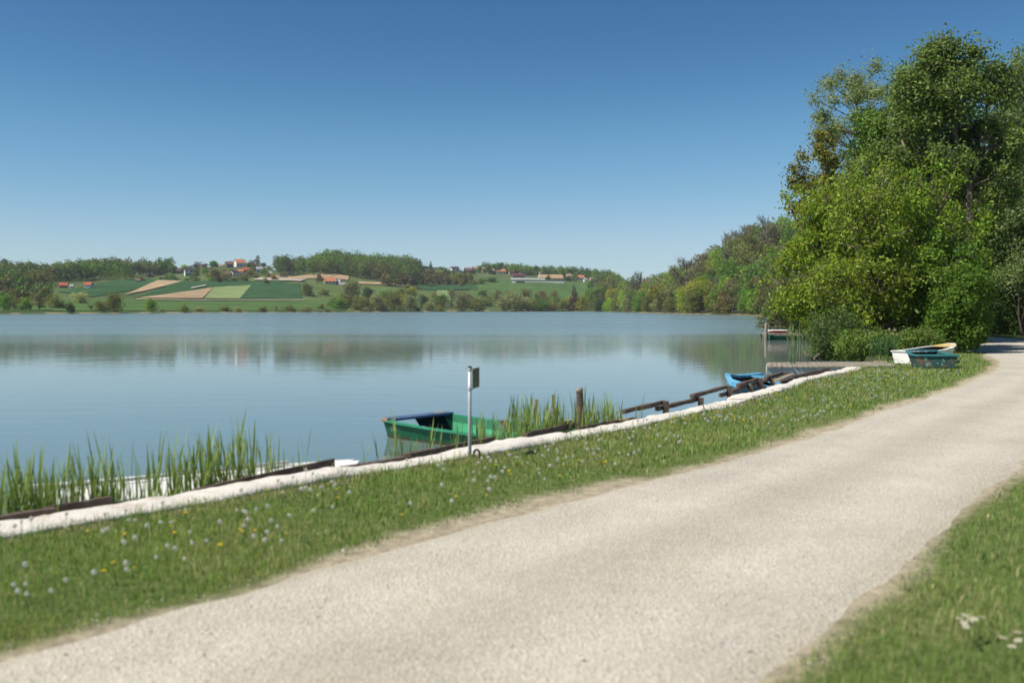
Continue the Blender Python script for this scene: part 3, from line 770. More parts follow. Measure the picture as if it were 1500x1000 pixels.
# ---- woods that read as one mass
def woodland(name, label, cols, tr, spacing, hgt, accept, colors, seed, leaves=154, size=1.35):
    rs = np.random.RandomState(seed)
    c0, c1 = cols
    pts = []
    d_mid = np.interp((c0 + c1) / 2, COLS, D0) + (tr[0] + tr[1]) / 2
    area = (c1 - c0) / F * d_mid * (tr[1] - tr[0]); n = int(area / spacing ** 2)
    c = rs.uniform(c0, c1, n); t = rs.uniform(tr[0], tr[1], n)
    y = np.interp(c, COLS, D0) + t; x = (c - 750) / F * y
    z = terrain(np.stack([x, y], 1)); row = HOR - (z - EYE) * F / y
    k = np.array([accept(a, b, s) for a, b, s in zip(c, row, t)])
    x, y, z = x[k], y[k], z[k]; n = len(x)
    h = hgt * rs.uniform(0.72, 1.2, n); w = h * rs.uniform(0.36, 0.5, n)
    # each tree: a few clumps
    VV = []; NN = []; CC = []
    pal = np.array([PAL[q] for q in colors])
    ci = rs.randint(0, len(pal), n)
    low = np.clip(vnoise(np.stack([x, y], 1), 45, seed) * 0.5 + 0.5, 0, 0.999); ci = np.where(rs.rand(n) < 0.65, (low * len(pal)).astype(int), ci)
    m = leaves
    nc = 7
    for k in range(nc):
        dz = rs.uniform(0.25, 0.82, n); off = rs.uniform(-1, 1, (n, 2)) * (0.75 * w * (1.15 - dz))[:, None]
        cen = np.stack([x + off[:, 0], y + off[:, 1], z + h * dz], 1); rad = w * rs.uniform(0.4, 0.62, n)
        mm = m // nc
        dv = unit(rs, n * mm)
        P = np.repeat(cen, mm, 0) + dv * (np.repeat(rad, mm) * (0.65 + 0.35 * rs.rand(n * mm)))[:, None]
        nr = dv * 0.7 + rs.normal(size=dv.shape) * 0.4 + np.array([0, 0, 0.3]); nr /= np.linalg.norm(nr, axis=1)[:, None]
        cl = leaf_colors(rs, n * mm, (1, 1, 1), 0.25) * np.repeat(pal[ci] * rs.uniform(0.75, 1.2, (n, 1)), mm, 0)
        VV.append(P); NN.append(nr); CC.append(cl)
    P = np.concatenate(VV); nr = np.concatenate(NN); cl = np.concatenate(CC)
    V, Q = leaf_quads(P, nr, size, rs, 0.75)
    o = obj(name, np_mesh(name, V, Q, M['leaf'], np.repeat(cl, 4, 0)))
    tag(o, label, 'woodland', kind='stuff')
    return n
low_left = lambda c, r_, t: r_ < np.interp(c, [-300, 0, 60, 90, 140, 190, 250], [438, 432, 424, 415, 412, 410, 402])
low_mid = lambda c, r_, t: r_ < np.interp(c, [405, 415, 500, 530, 560, 600, 616], [396, 404, 404, 409, 414, 418, 414]) and r_ > np.interp(c, [405, 560, 600, 618], [300, 300, 392, 400])
woodland('woodland', 'green wooded hill behind the two red roofed barns at left', (-180, 254), (150, 560), 7.5, 13, low_left, ['green', 'green', 'olive', 'dark', 'green', 'brown'], 3)
woodland('woodland', 'rounded wooded hilltop right of the hilltop village', (404, 618), (290, 560), 7.0, 16, low_mid, ['green', 'bright', 'green', 'olive', 'dark', 'brown'], 4)
woodland('woodland', 'belt of scrubby trees sloping down right of the wooded hill', (560, 690), (180, 420), 6.5, 9, lambda c, r_, t: np.interp(c, [560, 600, 640, 690], [408, 405, 406, 410]) < r_ < np.interp(c, [560, 600, 640, 690], [419, 420, 419, 417]), ['green', 'olive', 'brown', 'yellow'], 5)
woodland('woodland', 'low crest of trees behind the ridge houses right of centre', (706, 905), (470, 620), 8.0, 12, lambda c, r_, t: True, ['bright', 'green', 'green', 'dark'], 6)
woodland('woodland', 'dark bank of brush under the left hillside', (-90, 74), (50, 200), 9.0, 8, lambda c, r_, t: r_ < np.interp(c, [-200, 60, 100, 130], [450, 447, 436, 432]) and r_ > np.interp(c, [-200, 0, 70, 130], [428, 428, 428, 428]), ['brown', 'olive', 'green', 'brown'], 7)

# ---- wooded slope at the right end of the lake: trees one can tell apart
def slope_trees():
    rs = random.Random(31)
    items = []
    for c in range(872, 1500, 11):
        dens = 1 if c > 1180 else 3
        for _ in range(dens):
            cc = c + rs.uniform(-6, 6)
            for t in ([3, 28, 60, 100, 150, 210, 280] if c > 940 else [3, 40, 100, 180, 280]):
                if rs.random() < (0.36 if c < 1160 else 0.22):
                    items.append((cc, t + rs.uniform(-3, 22)))
    for (cc, t) in items:
        d = float(np.interp(cc, COLS, D0)) + max(2, t)
        x = (cc - 750) / F * d; z = tz(x, d)
        far = d > 480
        h = rs.uniform(10, 16) * (0.75 if t < 15 else 1.15)
        kind = rs.choices(['round', 'airy', 'bush', 'bare'], [6, 2.6, 1.2 if t < 40 else 0.2, 1.4 if t > 60 else 0.2])[0]
        if kind == 'bush': h *= 0.55
        if kind == 'bare': h *= 1.15
        co = rs.choices(['green', 'olive', 'brown', 'bright', 'dark', 'grey', 'yellow'], [5, 3.5, 1.5, 4, 1.5, 1, 2])[0]
        if kind in ('airy', 'bare'): co = rs.choice(['brown', 'olive', 'grey', 'olive', 'green'])
        far_tree((x, d, z - 0.3), h, h * rs.uniform(0.6, 0.85), kind, co,
                 f'{CN[co]} {TREE_WORD[kind]} ' + ('at the foot of' if t < 24 else 'low on' if t < 75 else 'halfway up' if t < 170 else 'along the crest of') + (' the low left end' if cc < 935 else ' the left part' if cc < 1000 else ' the middle' if cc < 1060 else ' the steep right part' if cc < 1130 else ' the hidden right end') + ' of the wooded slope', 'trees on the wooded slope')
slope_trees()

# ------------------------------------------------------------------ houses on the ridge
WALLS = {'white': (0.8, 0.78, 0.74), 'cream': (0.7, 0.6, 0.42), 'brown': (0.2, 0.13, 0.09), 'grey': (0.45, 0.45, 0.44), 'pink': (0.55, 0.42, 0.36)}
ROOFS = {'red': (0.42, 0.1, 0.055), 'orange': (0.52, 0.2, 0.1), 'dark': (0.045, 0.045, 0.055), 'grey': (0.32, 0.32, 0.33), 'pinkish': (0.4, 0.24, 0.19), 'maroon': (0.13, 0.04, 0.05), 'tan': (0.5, 0.33, 0.18), 'brown': (0.18, 0.1, 0.07)}
for k, c in WALLS.items(): M['wall_' + k] = mat('render_' + k, c, tuple(x * 0.92 for x in c), 0.9, 0.5)
for k, c in ROOFS.items(): M['roof_' + k] = mat('roof_tiles_' + k, c, tuple(x * 0.75 for x in c), 0.8, 1.5, 0.2, 6)
M['pane'] = mat('dark_window_glass', (0.03, 0.035, 0.045), (0.02, 0.025, 0.03), 0.15, 2, spec=0.5)
def house(col, row, wpx, wall, roof, label, yaw=0.0, depth=7.0, storeys=1.0, pitch=0.75, name='house', cat='house'):
    p = on_hill(col, row); k = p.y / F
    L = wpx * k; W = min(depth, max(4, L)); H = 2.9 * storeys
    e = empty(name, (p.x, p.y, p.z - 0.4), yaw + 0.25)
    tag(e, label, cat, 'houses on the far ridge')
    MB().box((0, 0, H / 2), (L, W, H)).add([(-L / 2, -W / 2, H), (-L / 2, W / 2, H), (-L / 2, 0, H + W / 2 * pitch), (L / 2, -W / 2, H), (L / 2, W / 2, H), (L / 2, 0, H + W / 2 * pitch)],
             [(0, 2, 1), (3, 4, 5), (0, 3, 5, 2), (1, 2, 5, 4)]).build('wall', M['wall_' + wall], e)
    ov = 0.5; th = 0.18; rz = H + W / 2 * pitch + 0.12
    r = MB()
    for s in (-1, 1):
        y1 = s * (W / 2 + ov); z1 = rz - (W / 2 + ov) * pitch
        vs = [(-L / 2 - ov, 0, rz), (L / 2 + ov, 0, rz), (L / 2 + ov, y1, z1), (-L / 2 - ov, y1, z1)]
        vs += [(a, b, c + th) for a, b, c in vs]
        r.add(vs, [(0, 1, 2, 3), (4, 7, 6, 5), (0, 4, 5, 1), (1, 5, 6, 2), (2, 6, 7, 3), (3, 7, 4, 0)])
    rf = r.build('roof', M['roof_' + roof], e)
    if L > 5:
        MB().box((L * 0.22, W * 0.12, rz + 0.35), (0.7, 0.7, 1.5)).build('chimney', M['wall_grey'], rf)
        wm = MB().box((0, 0, 0), (1.2, 0.14, 1.3)).mesh('window', M['pane'])
        nwin = max(2, int(L / 3))
        for st in range(max(1, int(round(storeys)))):
            for i in range(nwin):
                obj('window', wm, e, (-L / 2 + L * (i + 0.5) / nwin, -W / 2 - 0.02, 1.5 + 2.7 * st))
        obj('window', wm, e, (-L / 2 - 0.02, 0, 1.6 + 2.7 * (max(1, round(storeys)) - 1)), (0, 0, R(90)))
    return e
for a in [
    (94, 422, 10, 'brown', 'red', 'left of the two small red roofed barns below the left wood', 0.1, 7, 0.7),
    (131, 422, 9, 'white', 'red', 'small red roofed barn with a white wall below the left wood', -0.3, 7, 0.9),
    (106, 423, 3.5, 'white', 'grey', 'tiny pale hut between the two red roofed barns', 0, 3, 0.7),
    (22, 441, 9, 'cream', 'tan', 'cream gabled house half hidden by trees at far left', 1.3, 8, 1.5),
    (33, 438, 9, 'pink', 'orange', 'orange roofed house beside the cream house at far left', 0.1, 8, 1.2),
    (61, 438, 9, 'pink', 'orange', 'orange roofed house behind brown trees at far left', 0.2, 8, 1.2),
    (222, 406, 7, 'brown', 'dark', 'dark shed at the top edge of the green field', 0, 5, 0.6),
    (203, 414, 6, 'grey', 'brown', 'grey shed beside the bushes at the tan field', 0, 5, 0.6),
    (258, 393, 9, 'white', 'pinkish', 'white house with pinkish roof at the left end of the hilltop village', 0.1, 8, 1.6),
    (277, 404, 11, 'white', 'dark', 'white house with a dark roof at the left foot of the hilltop village', 0.2, 8, 1.7),
    (263, 401, 7, 'brown', 'dark', 'dark roofed cabin left of the white village house', 0, 7, 0.8),
    (294, 391, 10, 'pink', 'pinkish', 'dull pink house between dark trees in the village', 0.1, 8, 1.2),
    (322, 390, 10, 'pink', 'pinkish', 'pinkish roofed house behind the village trees', 0.1, 8, 1.0),
    (337, 392, 10, 'brown', 'brown', 'brown house with reddish roof left of the white gable', 0.2, 8, 1.2),
    (352, 391, 14, 'white', 'orange', 'large white gabled house with an orange roof in the village', 0.35, 9, 1.4),
    (369, 388, 12, 'pink', 'red', 'red roofed house left of the tall poplar', 0.1, 8, 1.0),
    (385, 391, 5, 'white', 'grey', 'little grey roofed house right of the tall poplar', 0, 6, 1.0),
    (344, 405, 9, 'white', 'dark', 'white house with a dark roof low in the village', 0.5, 8, 1.2),
    (352, 402, 8, 'white', 'orange', 'small orange roofed house low in the village', 0.2, 7, 1.0),
    (361, 401, 9, 'brown', 'red', 'brown walled house with red roof low in the village', 0.2, 7, 1.2),
    (334, 405, 8, 'pink', 'brown', 'reddish brown house at the lower edge of the village', 0.1, 7, 1.0),
    (381, 400, 9, 'grey', 'grey', 'grey house at the right edge of the village', 0, 7, 1.3),
    (396, 403, 5, 'white', 'grey', 'little white hut on the tan field right of the village', 0, 4, 0.7),
    (414, 407, 5, 'brown', 'dark', 'dark little shed on the tan field edge', 0, 4, 0.5),
    (483, 416, 16, 'cream', 'orange', 'long farmhouse with a bright orange roof below the wooded hill', 0.1, 8, 0.9),
    (495, 417, 9, 'grey', 'grey', 'grey roofed barn beside the orange roofed farmhouse', -0.4, 7, 0.8),
    (501, 419, 7, 'white', 'grey', 'white low shed at the right of the grey barn', 0, 4, 0.5),
    (622, 394.5, 13, 'white', 'dark', 'white house with a steep dark roof leftmost on the ridge', 0.5, 9, 1.0, 1.1),
    (637, 395, 13, 'white', 'dark', 'second white dark roofed house on the ridge', -0.2, 8, 1.0, 0.9),
    (666, 399, 11, 'white', 'dark', 'white house with dark roof right of the green bushes on the ridge', 0.2, 8, 1.2),
    (658, 399, 5, 'white', 'grey', 'small white garage on the ridge', 0, 5, 0.8),
    (674, 399, 5, 'white', 'grey', 'white outbuilding beside the two dark conifers', 0, 5, 0.8),
    (687, 400, 9, 'brown', 'brown', 'brownish house between the two dark conifers', 0, 7, 1.2),
    (697, 399, 8, 'pink', 'pinkish', 'dull pink house right of the conifers', 0, 7, 1.5),
    (710, 399, 8, 'pink', 'pinkish', 'pinkish house behind the green tree on the ridge', 0, 7, 1.4),
    (719, 401, 10, 'cream', 'pinkish', 'pale house with faded roof left of the long orange roof', 0, 7, 1.0),
    (733, 401, 13, 'white', 'orange', 'long orange roofed house near the white terrace', 0.1, 8, 1.0),
    (741, 399, 7, 'white', 'maroon', 'white gabled house just above the long orange roof', 1.2, 8, 1.8),
    (749, 402, 7, 'pink', 'red', 'small red roofed house right of the white gable', 0, 6, 0.9),
    (761, 401, 13, 'white', 'grey', 'white two storey house above the maroon roof', 0.1, 8, 1.9),
    (759, 406, 17, 'brown', 'maroon', 'low building with a wide dark maroon roof', 0, 7, 0.6),
    (793, 404, 6, 'white', 'grey', 'little white house behind the long tan roof', 0, 6, 1.0),
    (806, 409.5, 36, 'cream', 'tan', 'long farm building with a broad tan roof above the white wall', 0.05, 11, 0.5),
    (833, 409, 7, 'pink', 'pinkish', 'pinkish roofed house right of the long tan roof', 0, 7, 1.4),
    (848, 410, 13, 'white', 'orange', 'bright orange roofed house at the right end of the ridge', 0.1, 8, 0.9),
    (857, 413, 4, 'white', 'grey', 'tiny white hut below the bright orange roof', 0, 4, 1.0),
    (867, 414, 7, 'pink', 'pinkish', 'pinkish house half hidden in the trees at the ridge end', 0, 7, 1.2)]:
    house(*a)
# white banks below the ridge houses
M['white_bank'] = mat('white_gravel_bank', (0.78, 0.76, 0.72), (0.62, 0.6, 0.56), 0.9, 0.3, 0.2, 3)
for (c0, c1, r0, h, lab) in [(748, 798, 409.5, 2.2, 'upper white sloping bank below the maroon roof'), (750, 826, 415.0, 2.6, 'lower long white sloping bank on the green slope')]:
    a = on_hill(c0, r0); b = on_hill(c1, r0 + 0.3)
    e = empty('terrace_bank', a); tag(e, lab, 'bank')
    d = Vector(b) - Vector(a); f = Vector((0, -h * 0.9, -0.6)); u = Vector((0, 0, h)); k = Vector((0, 2.5, -1.0)); o_ = Vector((0, 0, 0))
    MB().add([o_ + f, d + f, d + u, o_ + u, d + k, o_ + k], [(0, 1, 2, 3), (3, 2, 4, 5), (0, 3, 5), (1, 4, 2), (0, 5, 4, 1)]).build('bank_face', M['white_bank'], e)
    MB().bar(u * 1.03, d + u * 1.03, 0.5, 0.22).build('top_edge', M['wall_grey'], e)
    if h > 2.4:
        MB().bar((4, -h * 0.55, h * 0.42), (13, -h * 0.55, h * 0.42), 0.5, 1.7).build('opening', M['pane'], e)

# ------------------------------------------------------------------ near trees on the right
def near_tree(name, label, base, clumps, trunk_pts, trunk_r, leaves, size, color, cat='tree', var=0.3, shell=0.45, alt=None, alt_p=0, sprig=5, sprig_r=0.13, branches=None,
              seed=1, aspect=0.6, twigs=0, stems=(), up=0.35, group=None):
    """clumps, trunk and stems are given relative to the base"""
    rs = np.random.RandomState(seed); rnd = random.Random(seed)
    e = empty(name, base); tag(e, label, cat, group)
    mb = MB()
    mb.tube(trunk_pts, trunk_r, 10)
    for pts, rad in stems: mb.tube(pts, rad, 8)
    skel = [(Vector(a), ra) for a, ra in zip(trunk_pts, trunk_r)]
    for pts, rad in stems: skel += [(Vector(a), ra) for a, ra in zip(pts, rad)]
    fine = []
    for (a, ra), (b, rb) in zip(skel, skel[1:]):
        fine += [(a.lerp(b, t), ra + (rb - ra) * t) for t in (0, 0.33, 0.66)] if (b - a).length < 6 else [(a, ra)]
    for (c, r) in clumps:
        c = Vector(c)
        cand = [q for q in fine if q[0].z < c.z - 0.15 * (c - q[0]).length] or fine
        s = min(cand, key=lambda q: (q[0] - c).length + rnd.uniform(0, 0.4))
        r0 = max(0.02, min(s[1] * 0.6, 0.09))
        pts = limb(mb, s[0], c, r0, 0.015, rnd, 5, 5, 0.1)
        for _ in range(twigs):
            q = pts[rnd.randrange(2, len(pts))]
            v = Vector((rnd.uniform(-1, 1), rnd.uniform(-1, 1), rnd.uniform(-0.2, 1.2))).normalized() * r * rnd.uniform(0.7, 1.3)
            limb(mb, q, q + v, 0.014, 0.005, rnd, 2, 3, 0.08)
    mb.build('trunk', M['bark'], e, True)
    me = crown_mesh('crown', rs, clumps, leaves, size, color, var, shell, aspect, alt, alt_p, sprig, sprig_r, up=up)
    obj('crown', me, e)
    return e

def blob_clumps(rs, n, cx, cy, z0, z1, rx, ry, r, power=1.0, skin=0.0, taper=0.8):
    out = []
    while len(out) < n:
        v = rs.uniform(-1, 1, 3)
        q = (v * v).sum()
        if q > 1 or q < skin: continue
        t = (v[2] + 1) / 2
        out.append(((cx + v[0] * rx, cy + v[1] * ry, z0 + (z1 - z0) * t), r * rs.uniform(0.7, 1.25)))
    return out

def at(col, y): return (col - 750) / F * y
def ht(row, y): return EYE + (HOR - row) * y / F

def near_trees():
    rs = np.random.RandomState(9)
    def ragged(cl, n, cx, cy, z0, z1, rx, ry):
        # side sprays and upright leaders that break the outline
        out = list(cl)
        for _ in range(n):
            a = rs.uniform(0, 6.28); t = rs.rand()
            k = math.sqrt(max(0.05, 1 - (2 * t - 1) ** 2)) * rs.uniform(0.95, 1.3)
            out.append(((cx + rx * k * math.cos(a), cy + ry * k * math.sin(a), z0 + (z1 - z0) * t + rs.uniform(0, 0.5)), rs.uniform(0.2, 0.4)))
        for _ in range(n // 3):
            out.append(((cx + rs.uniform(-0.7, 0.7) * rx, cy + rs.uniform(-0.7, 0.7) * ry, z1 + rs.uniform(-0.3, 0.7)), rs.uniform(0.2, 0.38)))
        return out
    # A: tall tree with the visible trunk
    y = 46.0; x = at(1420, y)
    tp = [(0, 0, -0.3), (0.02, 0, 2.5), (0.0, 0, 4.6), (-0.1, 0, 6.0), (-0.05, 0.1, 7.2), (-0.5, 0.2, 8.8), (-0.9, 0.2, 10.4), (-1.1, 0.1, 12.0), (-1.2, 0, 13.2)]
    tr = [0.27, 0.24, 0.21, 0.19, 0.16, 0.12, 0.09, 0.05, 0.025]
    stems = [([(-0.25, 0, 0), (-0.35, 0, 3.2), (-0.75, 0.1, 4.6), (-1.5, 0.2, 6.2), (-2.4, 0.3, 7.9), (-3.1, 0.4, 9.4)], [0.2, 0.18, 0.15, 0.12, 0.08, 0.04]),
             ([(-0.05, 0.1, 7.2), (0.5, 0.2, 8.4), (0.8, 0.3, 10.0), (0.7, 0.2, 11.6)], [0.13, 0.1, 0.06, 0.03])]
    cl = []
    for _ in range(100):
        a = rs.uniform(0, 6.28); t = rs.rand(); z = 6.5 + 7.2 * t
        w = np.interp(z, [6, 8, 10, 12, 13.2, 14], [3.0, 3.5, 3.3, 2.5, 1.6, 0.7])
        r = w * rs.uniform(0.25, 1.0)
        cx, cy = -0.75 + r * math.cos(a), r * math.sin(a) * 0.9 + 0.5
        if abs(cx + 0.15) < 0.7 and cy < 0.8 and z < 10.2: cy += 1.8
        cl.append(((cx, cy, z), rs.uniform(0.55, 1.0)))
    for _ in range(14): cl.append(((rs.uniform(-3.6, -1.6), rs.uniform(-1, 1), rs.uniform(4.8, 8.5)), rs.uniform(0.5, 0.8)))
    near_tree('tall_tree', 'tallest green tree with a bare grey trunk rising behind the bright shrubs', (x, y, 0), cl, tp, tr, 62000, 0.16, (0.125, 0.185, 0.04), shell=0.25, sprig=4, sprig_r=0.16, twigs=6, stems=stems, seed=11, alt=(0.13, 0.155, 0.075), alt_p=0.2)
    # A2: left shoulder of the same stand
    y = 50.0; x = at(1322, y)
    cl = blob_clumps(rs, 46, 0, 0, 6.2, 13.0, 2.3, 2.2, 0.85, skin=0.1)
    near_tree('leafy_tree', 'dense mid green tree forming the left shoulder of the tallest tree', (x, y, 0), cl, [(0.6, 0, -0.3), (0.5, 0, 4), (0.2, 0, 8), (0, 0, 12)], [0.26, 0.2, 0.13, 0.04], 34000, 0.15, (0.12, 0.195, 0.036), shell=0.4, sprig=4, sprig_r=0.15, twigs=4, seed=12)
    # B: pale airy willow
    y = 52.0; x = at(1262, y)
    cl = []
    for _ in range(84):
        t = rs.rand(); z = 5.5 + 8.4 * t
        w = np.interp(z, [6, 9, 12, 13.6, 14.4], [2.0, 2.6, 2.4, 1.6, 0.6])
        a = rs.uniform(0, 6.28); r = w * math.sqrt(rs.rand())
        cl.append(((-0.1 + r * math.cos(a), r * math.sin(a), z), rs.uniform(0.45, 0.75)))
    cl += [((-2.6, 0, 12.4), 0.5), ((-2.2, 0.2, 11.4), 0.5), ((-2.4, -0.2, 10.6), 0.45), ((-1.8, 0, 13.2), 0.5)]
    near_tree('willow_tree', 'airy pale grey-green willow with thin branches against the sky', (x, y, 0), cl, [(0.7, 0, -0.3), (0.6, 0, 4), (0.3, 0, 7.5), (-0.2, 0, 10.5), (-0.5, 0, 13)], [0.2, 0.16, 0.11, 0.07, 0.03], 30000, 0.15, (0.17, 0.21, 0.085), shell=0.1, sprig=4, sprig_r=0.17, twigs=7, seed=13, aspect=0.4)
    # C: coppery young tree
    y = 50.0; x = at(1206, y)
    cl = blob_clumps(rs, 40, -0.4, 0, 4.6, 10.2, 1.3, 1.2, 0.45)
    cl += [((-1.35, 0, 7.6), 0.35), ((-1.5, 0, 6.6), 0.35), ((-0.3, 0, 10.2), 0.4)]
    near_tree('copper_tree', 'thin tree with copper and ochre new leaves at the left edge of the stand', (x, y, 0), cl, [(0.2, 0, -0.3), (0.1, 0, 4), (0, 0, 7), (-0.2, 0, 10)], [0.14, 0.1, 0.07, 0.02], 6500, 0.15, (0.2, 0.18, 0.03), shell=0.15, sprig=4, sprig_r=0.15, twigs=5, seed=14, alt=(0.1, 0.13, 0.03), alt_p=0.45)
    # D1..: bright yellow-green maples in front
    y = 44.0; x = at(1198, y)
    cl = ragged(blob_clumps(rs, 48, 0, 0, 0.8, 6.8, 1.8, 2.0, 0.62, skin=0.2), 30, 0, 0, 0.8, 6.9, 1.85, 2.0)
    near_tree('maple_tree', 'bright yellow-green bushy tree leaning over the water behind the jetty', (x, y, -0.4), cl, [(0.3, 0, -0.3), (0.2, 0, 2), (0, 0, 5.5)], [0.16, 0.12, 0.04], 17000, 0.15, (0.18, 0.255, 0.024), shell=0.6, sprig=10, sprig_r=0.16, twigs=2, seed=15, alt=(0.2, 0.25, 0.025), alt_p=0.25)
    y = 40.0; x = at(1268, y)
    cl = ragged(blob_clumps(rs, 50, 0, -0.6, 0.3, 6.2, 1.9, 2.0, 0.52, skin=0.2), 30, 0, -0.6, 0.3, 6.3, 1.9, 2.0)
    near_tree('maple_tree', 'yellow-green leafy tree in the middle of the shrub mass left of the boats', (x, y, 0), cl, [(0.2, 0, -0.3), (0.15, 0, 2), (0, 0, 5)], [0.14, 0.1, 0.03], 17000, 0.14, (0.18, 0.25, 0.026), shell=0.55, sprig=10, sprig_r=0.16, twigs=5, seed=16, alt=(0.19, 0.2, 0.06), alt_p=0.22)
    y = 41.0; x = at(1345, y)
    cl = ragged(blob_clumps(rs, 54, 0, -0.8, 0.3, 6.4, 2.1, 2.2, 0.55, skin=0.2), 30, 0, -0.8, 0.3, 6.5, 2.1, 2.2)
    near_tree('maple_tree', 'fresh green tree with lit leaf sprays directly behind the beached boats', (x, y, 0), cl, [(0.1, 0, -0.3), (0.1, 0, 2), (0, 0, 5.4)], [0.15, 0.11, 0.03], 19000, 0.145, (0.15, 0.24, 0.024), shell=0.6, sprig=10, sprig_r=0.16, twigs=3, seed=17, alt=(0.18, 0.24, 0.025), alt_p=0.25)
    y = 47.0; x = at(1282, y)
    cl = ragged(blob_clumps(rs, 50, 0, 0, 2.5, 7.9, 2.1, 2.0, 0.62, skin=0.1), 30, 0, 0, 2.5, 7.9, 2.1, 2.0)
    near_tree('maple_tree', 'fresh green tree rising between the bright maples and the tallest tree', (x, y, 0), cl, [(0, 0, -0.3), (0.1, 0, 3), (0, 0, 7.6)], [0.16, 0.12, 0.03], 21000, 0.15, (0.14, 0.215, 0.028), shell=0.45, sprig=6, sprig_r=0.16, twigs=3, seed=29, alt=(0.2, 0.24, 0.05), alt_p=0.2)
    # D4 ivy-like dense clump at the corner of the path
    y = 36.0; x = at(1404, y)
    cl = blob_clumps(rs, 44, 0, 0, 0.15, 3.1, 0.92, 1.0, 0.38, skin=0.3)
    near_tree('dense_shrub', 'dense glossy green shrub with a straight right side at the path bend', (x, y, 0), cl, [(0, 0, -0.2), (0, 0, 1.2), (0, 0, 2.6)], [0.09, 0.07, 0.02], 13000, 0.12, (0.1, 0.18, 0.02), cat='bush', shell=0.6, sprig=4, sprig_r=0.09, seed=18)
    y = 38.5; x = at(1385, y)
    cl = blob_clumps(rs, 46, 0, 0, 0.4, 4.3, 1.5, 1.3, 0.5, skin=0.2)
    near_tree('dense_shrub', 'dark green shrub under the trunk of the tallest tree', (x, y, 0), cl, [(0, 0, -0.2), (0, 0, 1.5), (0, 0, 3.6)], [0.1, 0.08, 0.02], 13000, 0.13, (0.1, 0.18, 0.024), cat='bush', shell=0.5, sprig=4, sprig_r=0.1, seed=19)
    # E: grey-olive willow scrub hanging over the water
    y = 67.0; x = at(1160, y)
    cl = blob_clumps(rs, 60, 0, 0, 0.1, 4.6, 2.3, 2.4, 0.6, skin=0.1) + [((-2.4, -1, 0.5), 0.4), ((-2.1, 0, 0.9), 0.45)]
    near_tree('willow_scrub', 'grey-olive willow scrub drooping over the water beside the far landing', (x, y, 0), cl, [(0.5, 0, -0.4), (0.3, 0, 1.5), (0, 0, 3.2)], [0.1, 0.07, 0.02], 18000, 0.14, (0.16, 0.185, 0.075), cat='bush', shell=0.3, sprig=4, sprig_r=0.12, twigs=5, seed=20, aspect=0.4, alt=(0.16, 0.14, 0.09), alt_p=0.25)
    # F: low dark drooping foliage behind the jetty
    for (c, y, zt, rx, s, lab, colr) in [(1222, 38.0, 1.7, 0.9, 21, 'dark drooping shrub at the water edge behind the jetty planks', (0.075, 0.12, 0.032)), (1272, 34.0, 0.7, 0.9, 22, 'low green shrub right of the jetty', (0.11, 0.17, 0.03)),
                                       (1335, 33.5, 0.7, 0.9, 23, 'feathery green shrub just behind the white beached boat', (0.12, 0.18, 0.032))]:
        cl = blob_clumps(rs, 38, 0, 0, -0.05, zt, rx, 1.0, 0.36, skin=0.1)
        near_tree('drooping_shrub', lab, (at(c, y), y, -0.3 if c < 1230 else 0), cl, [(0, 0, -0.2), (0.05, 0, 0.8), (0, 0, zt * 0.8)], [0.06, 0.05, 0.02], 9000, 0.12, colr, cat='bush', shell=0.35, sprig=5, sprig_r=0.1, twigs=3, seed=s, aspect=0.35)
    # G: trees right of and beyond the path
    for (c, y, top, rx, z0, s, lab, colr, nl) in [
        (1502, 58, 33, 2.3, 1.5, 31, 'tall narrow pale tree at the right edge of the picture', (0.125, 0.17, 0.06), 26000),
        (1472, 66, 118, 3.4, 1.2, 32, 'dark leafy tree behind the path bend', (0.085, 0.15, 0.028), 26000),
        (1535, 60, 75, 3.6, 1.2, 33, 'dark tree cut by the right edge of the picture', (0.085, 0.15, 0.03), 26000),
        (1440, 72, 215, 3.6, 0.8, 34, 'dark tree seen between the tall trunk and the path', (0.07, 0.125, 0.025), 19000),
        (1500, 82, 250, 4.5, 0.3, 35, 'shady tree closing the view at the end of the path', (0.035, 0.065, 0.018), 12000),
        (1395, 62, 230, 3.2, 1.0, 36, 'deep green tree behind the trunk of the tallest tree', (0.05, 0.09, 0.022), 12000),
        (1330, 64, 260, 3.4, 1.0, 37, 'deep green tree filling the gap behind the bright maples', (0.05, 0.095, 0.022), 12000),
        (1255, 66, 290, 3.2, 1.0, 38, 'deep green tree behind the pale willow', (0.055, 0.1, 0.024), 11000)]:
        h = ht(top, y)
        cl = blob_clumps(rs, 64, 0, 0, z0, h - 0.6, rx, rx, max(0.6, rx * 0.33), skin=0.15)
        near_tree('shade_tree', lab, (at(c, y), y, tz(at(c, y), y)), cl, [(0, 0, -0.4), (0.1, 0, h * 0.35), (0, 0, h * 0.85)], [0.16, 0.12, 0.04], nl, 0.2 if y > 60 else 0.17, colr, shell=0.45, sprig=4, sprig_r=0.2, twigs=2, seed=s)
    # undergrowth closing the dark gap under the trees at the end of the path
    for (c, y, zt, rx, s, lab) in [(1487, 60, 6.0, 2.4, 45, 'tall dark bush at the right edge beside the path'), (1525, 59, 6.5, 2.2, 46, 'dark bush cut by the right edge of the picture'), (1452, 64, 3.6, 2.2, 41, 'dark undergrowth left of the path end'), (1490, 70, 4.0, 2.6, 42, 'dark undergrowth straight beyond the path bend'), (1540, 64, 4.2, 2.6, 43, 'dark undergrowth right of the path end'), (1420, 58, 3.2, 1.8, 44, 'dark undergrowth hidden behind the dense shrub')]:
        cl = blob_clumps(rs, 36, 0, 0, 0.2, zt, rx, 1.4, 0.7)
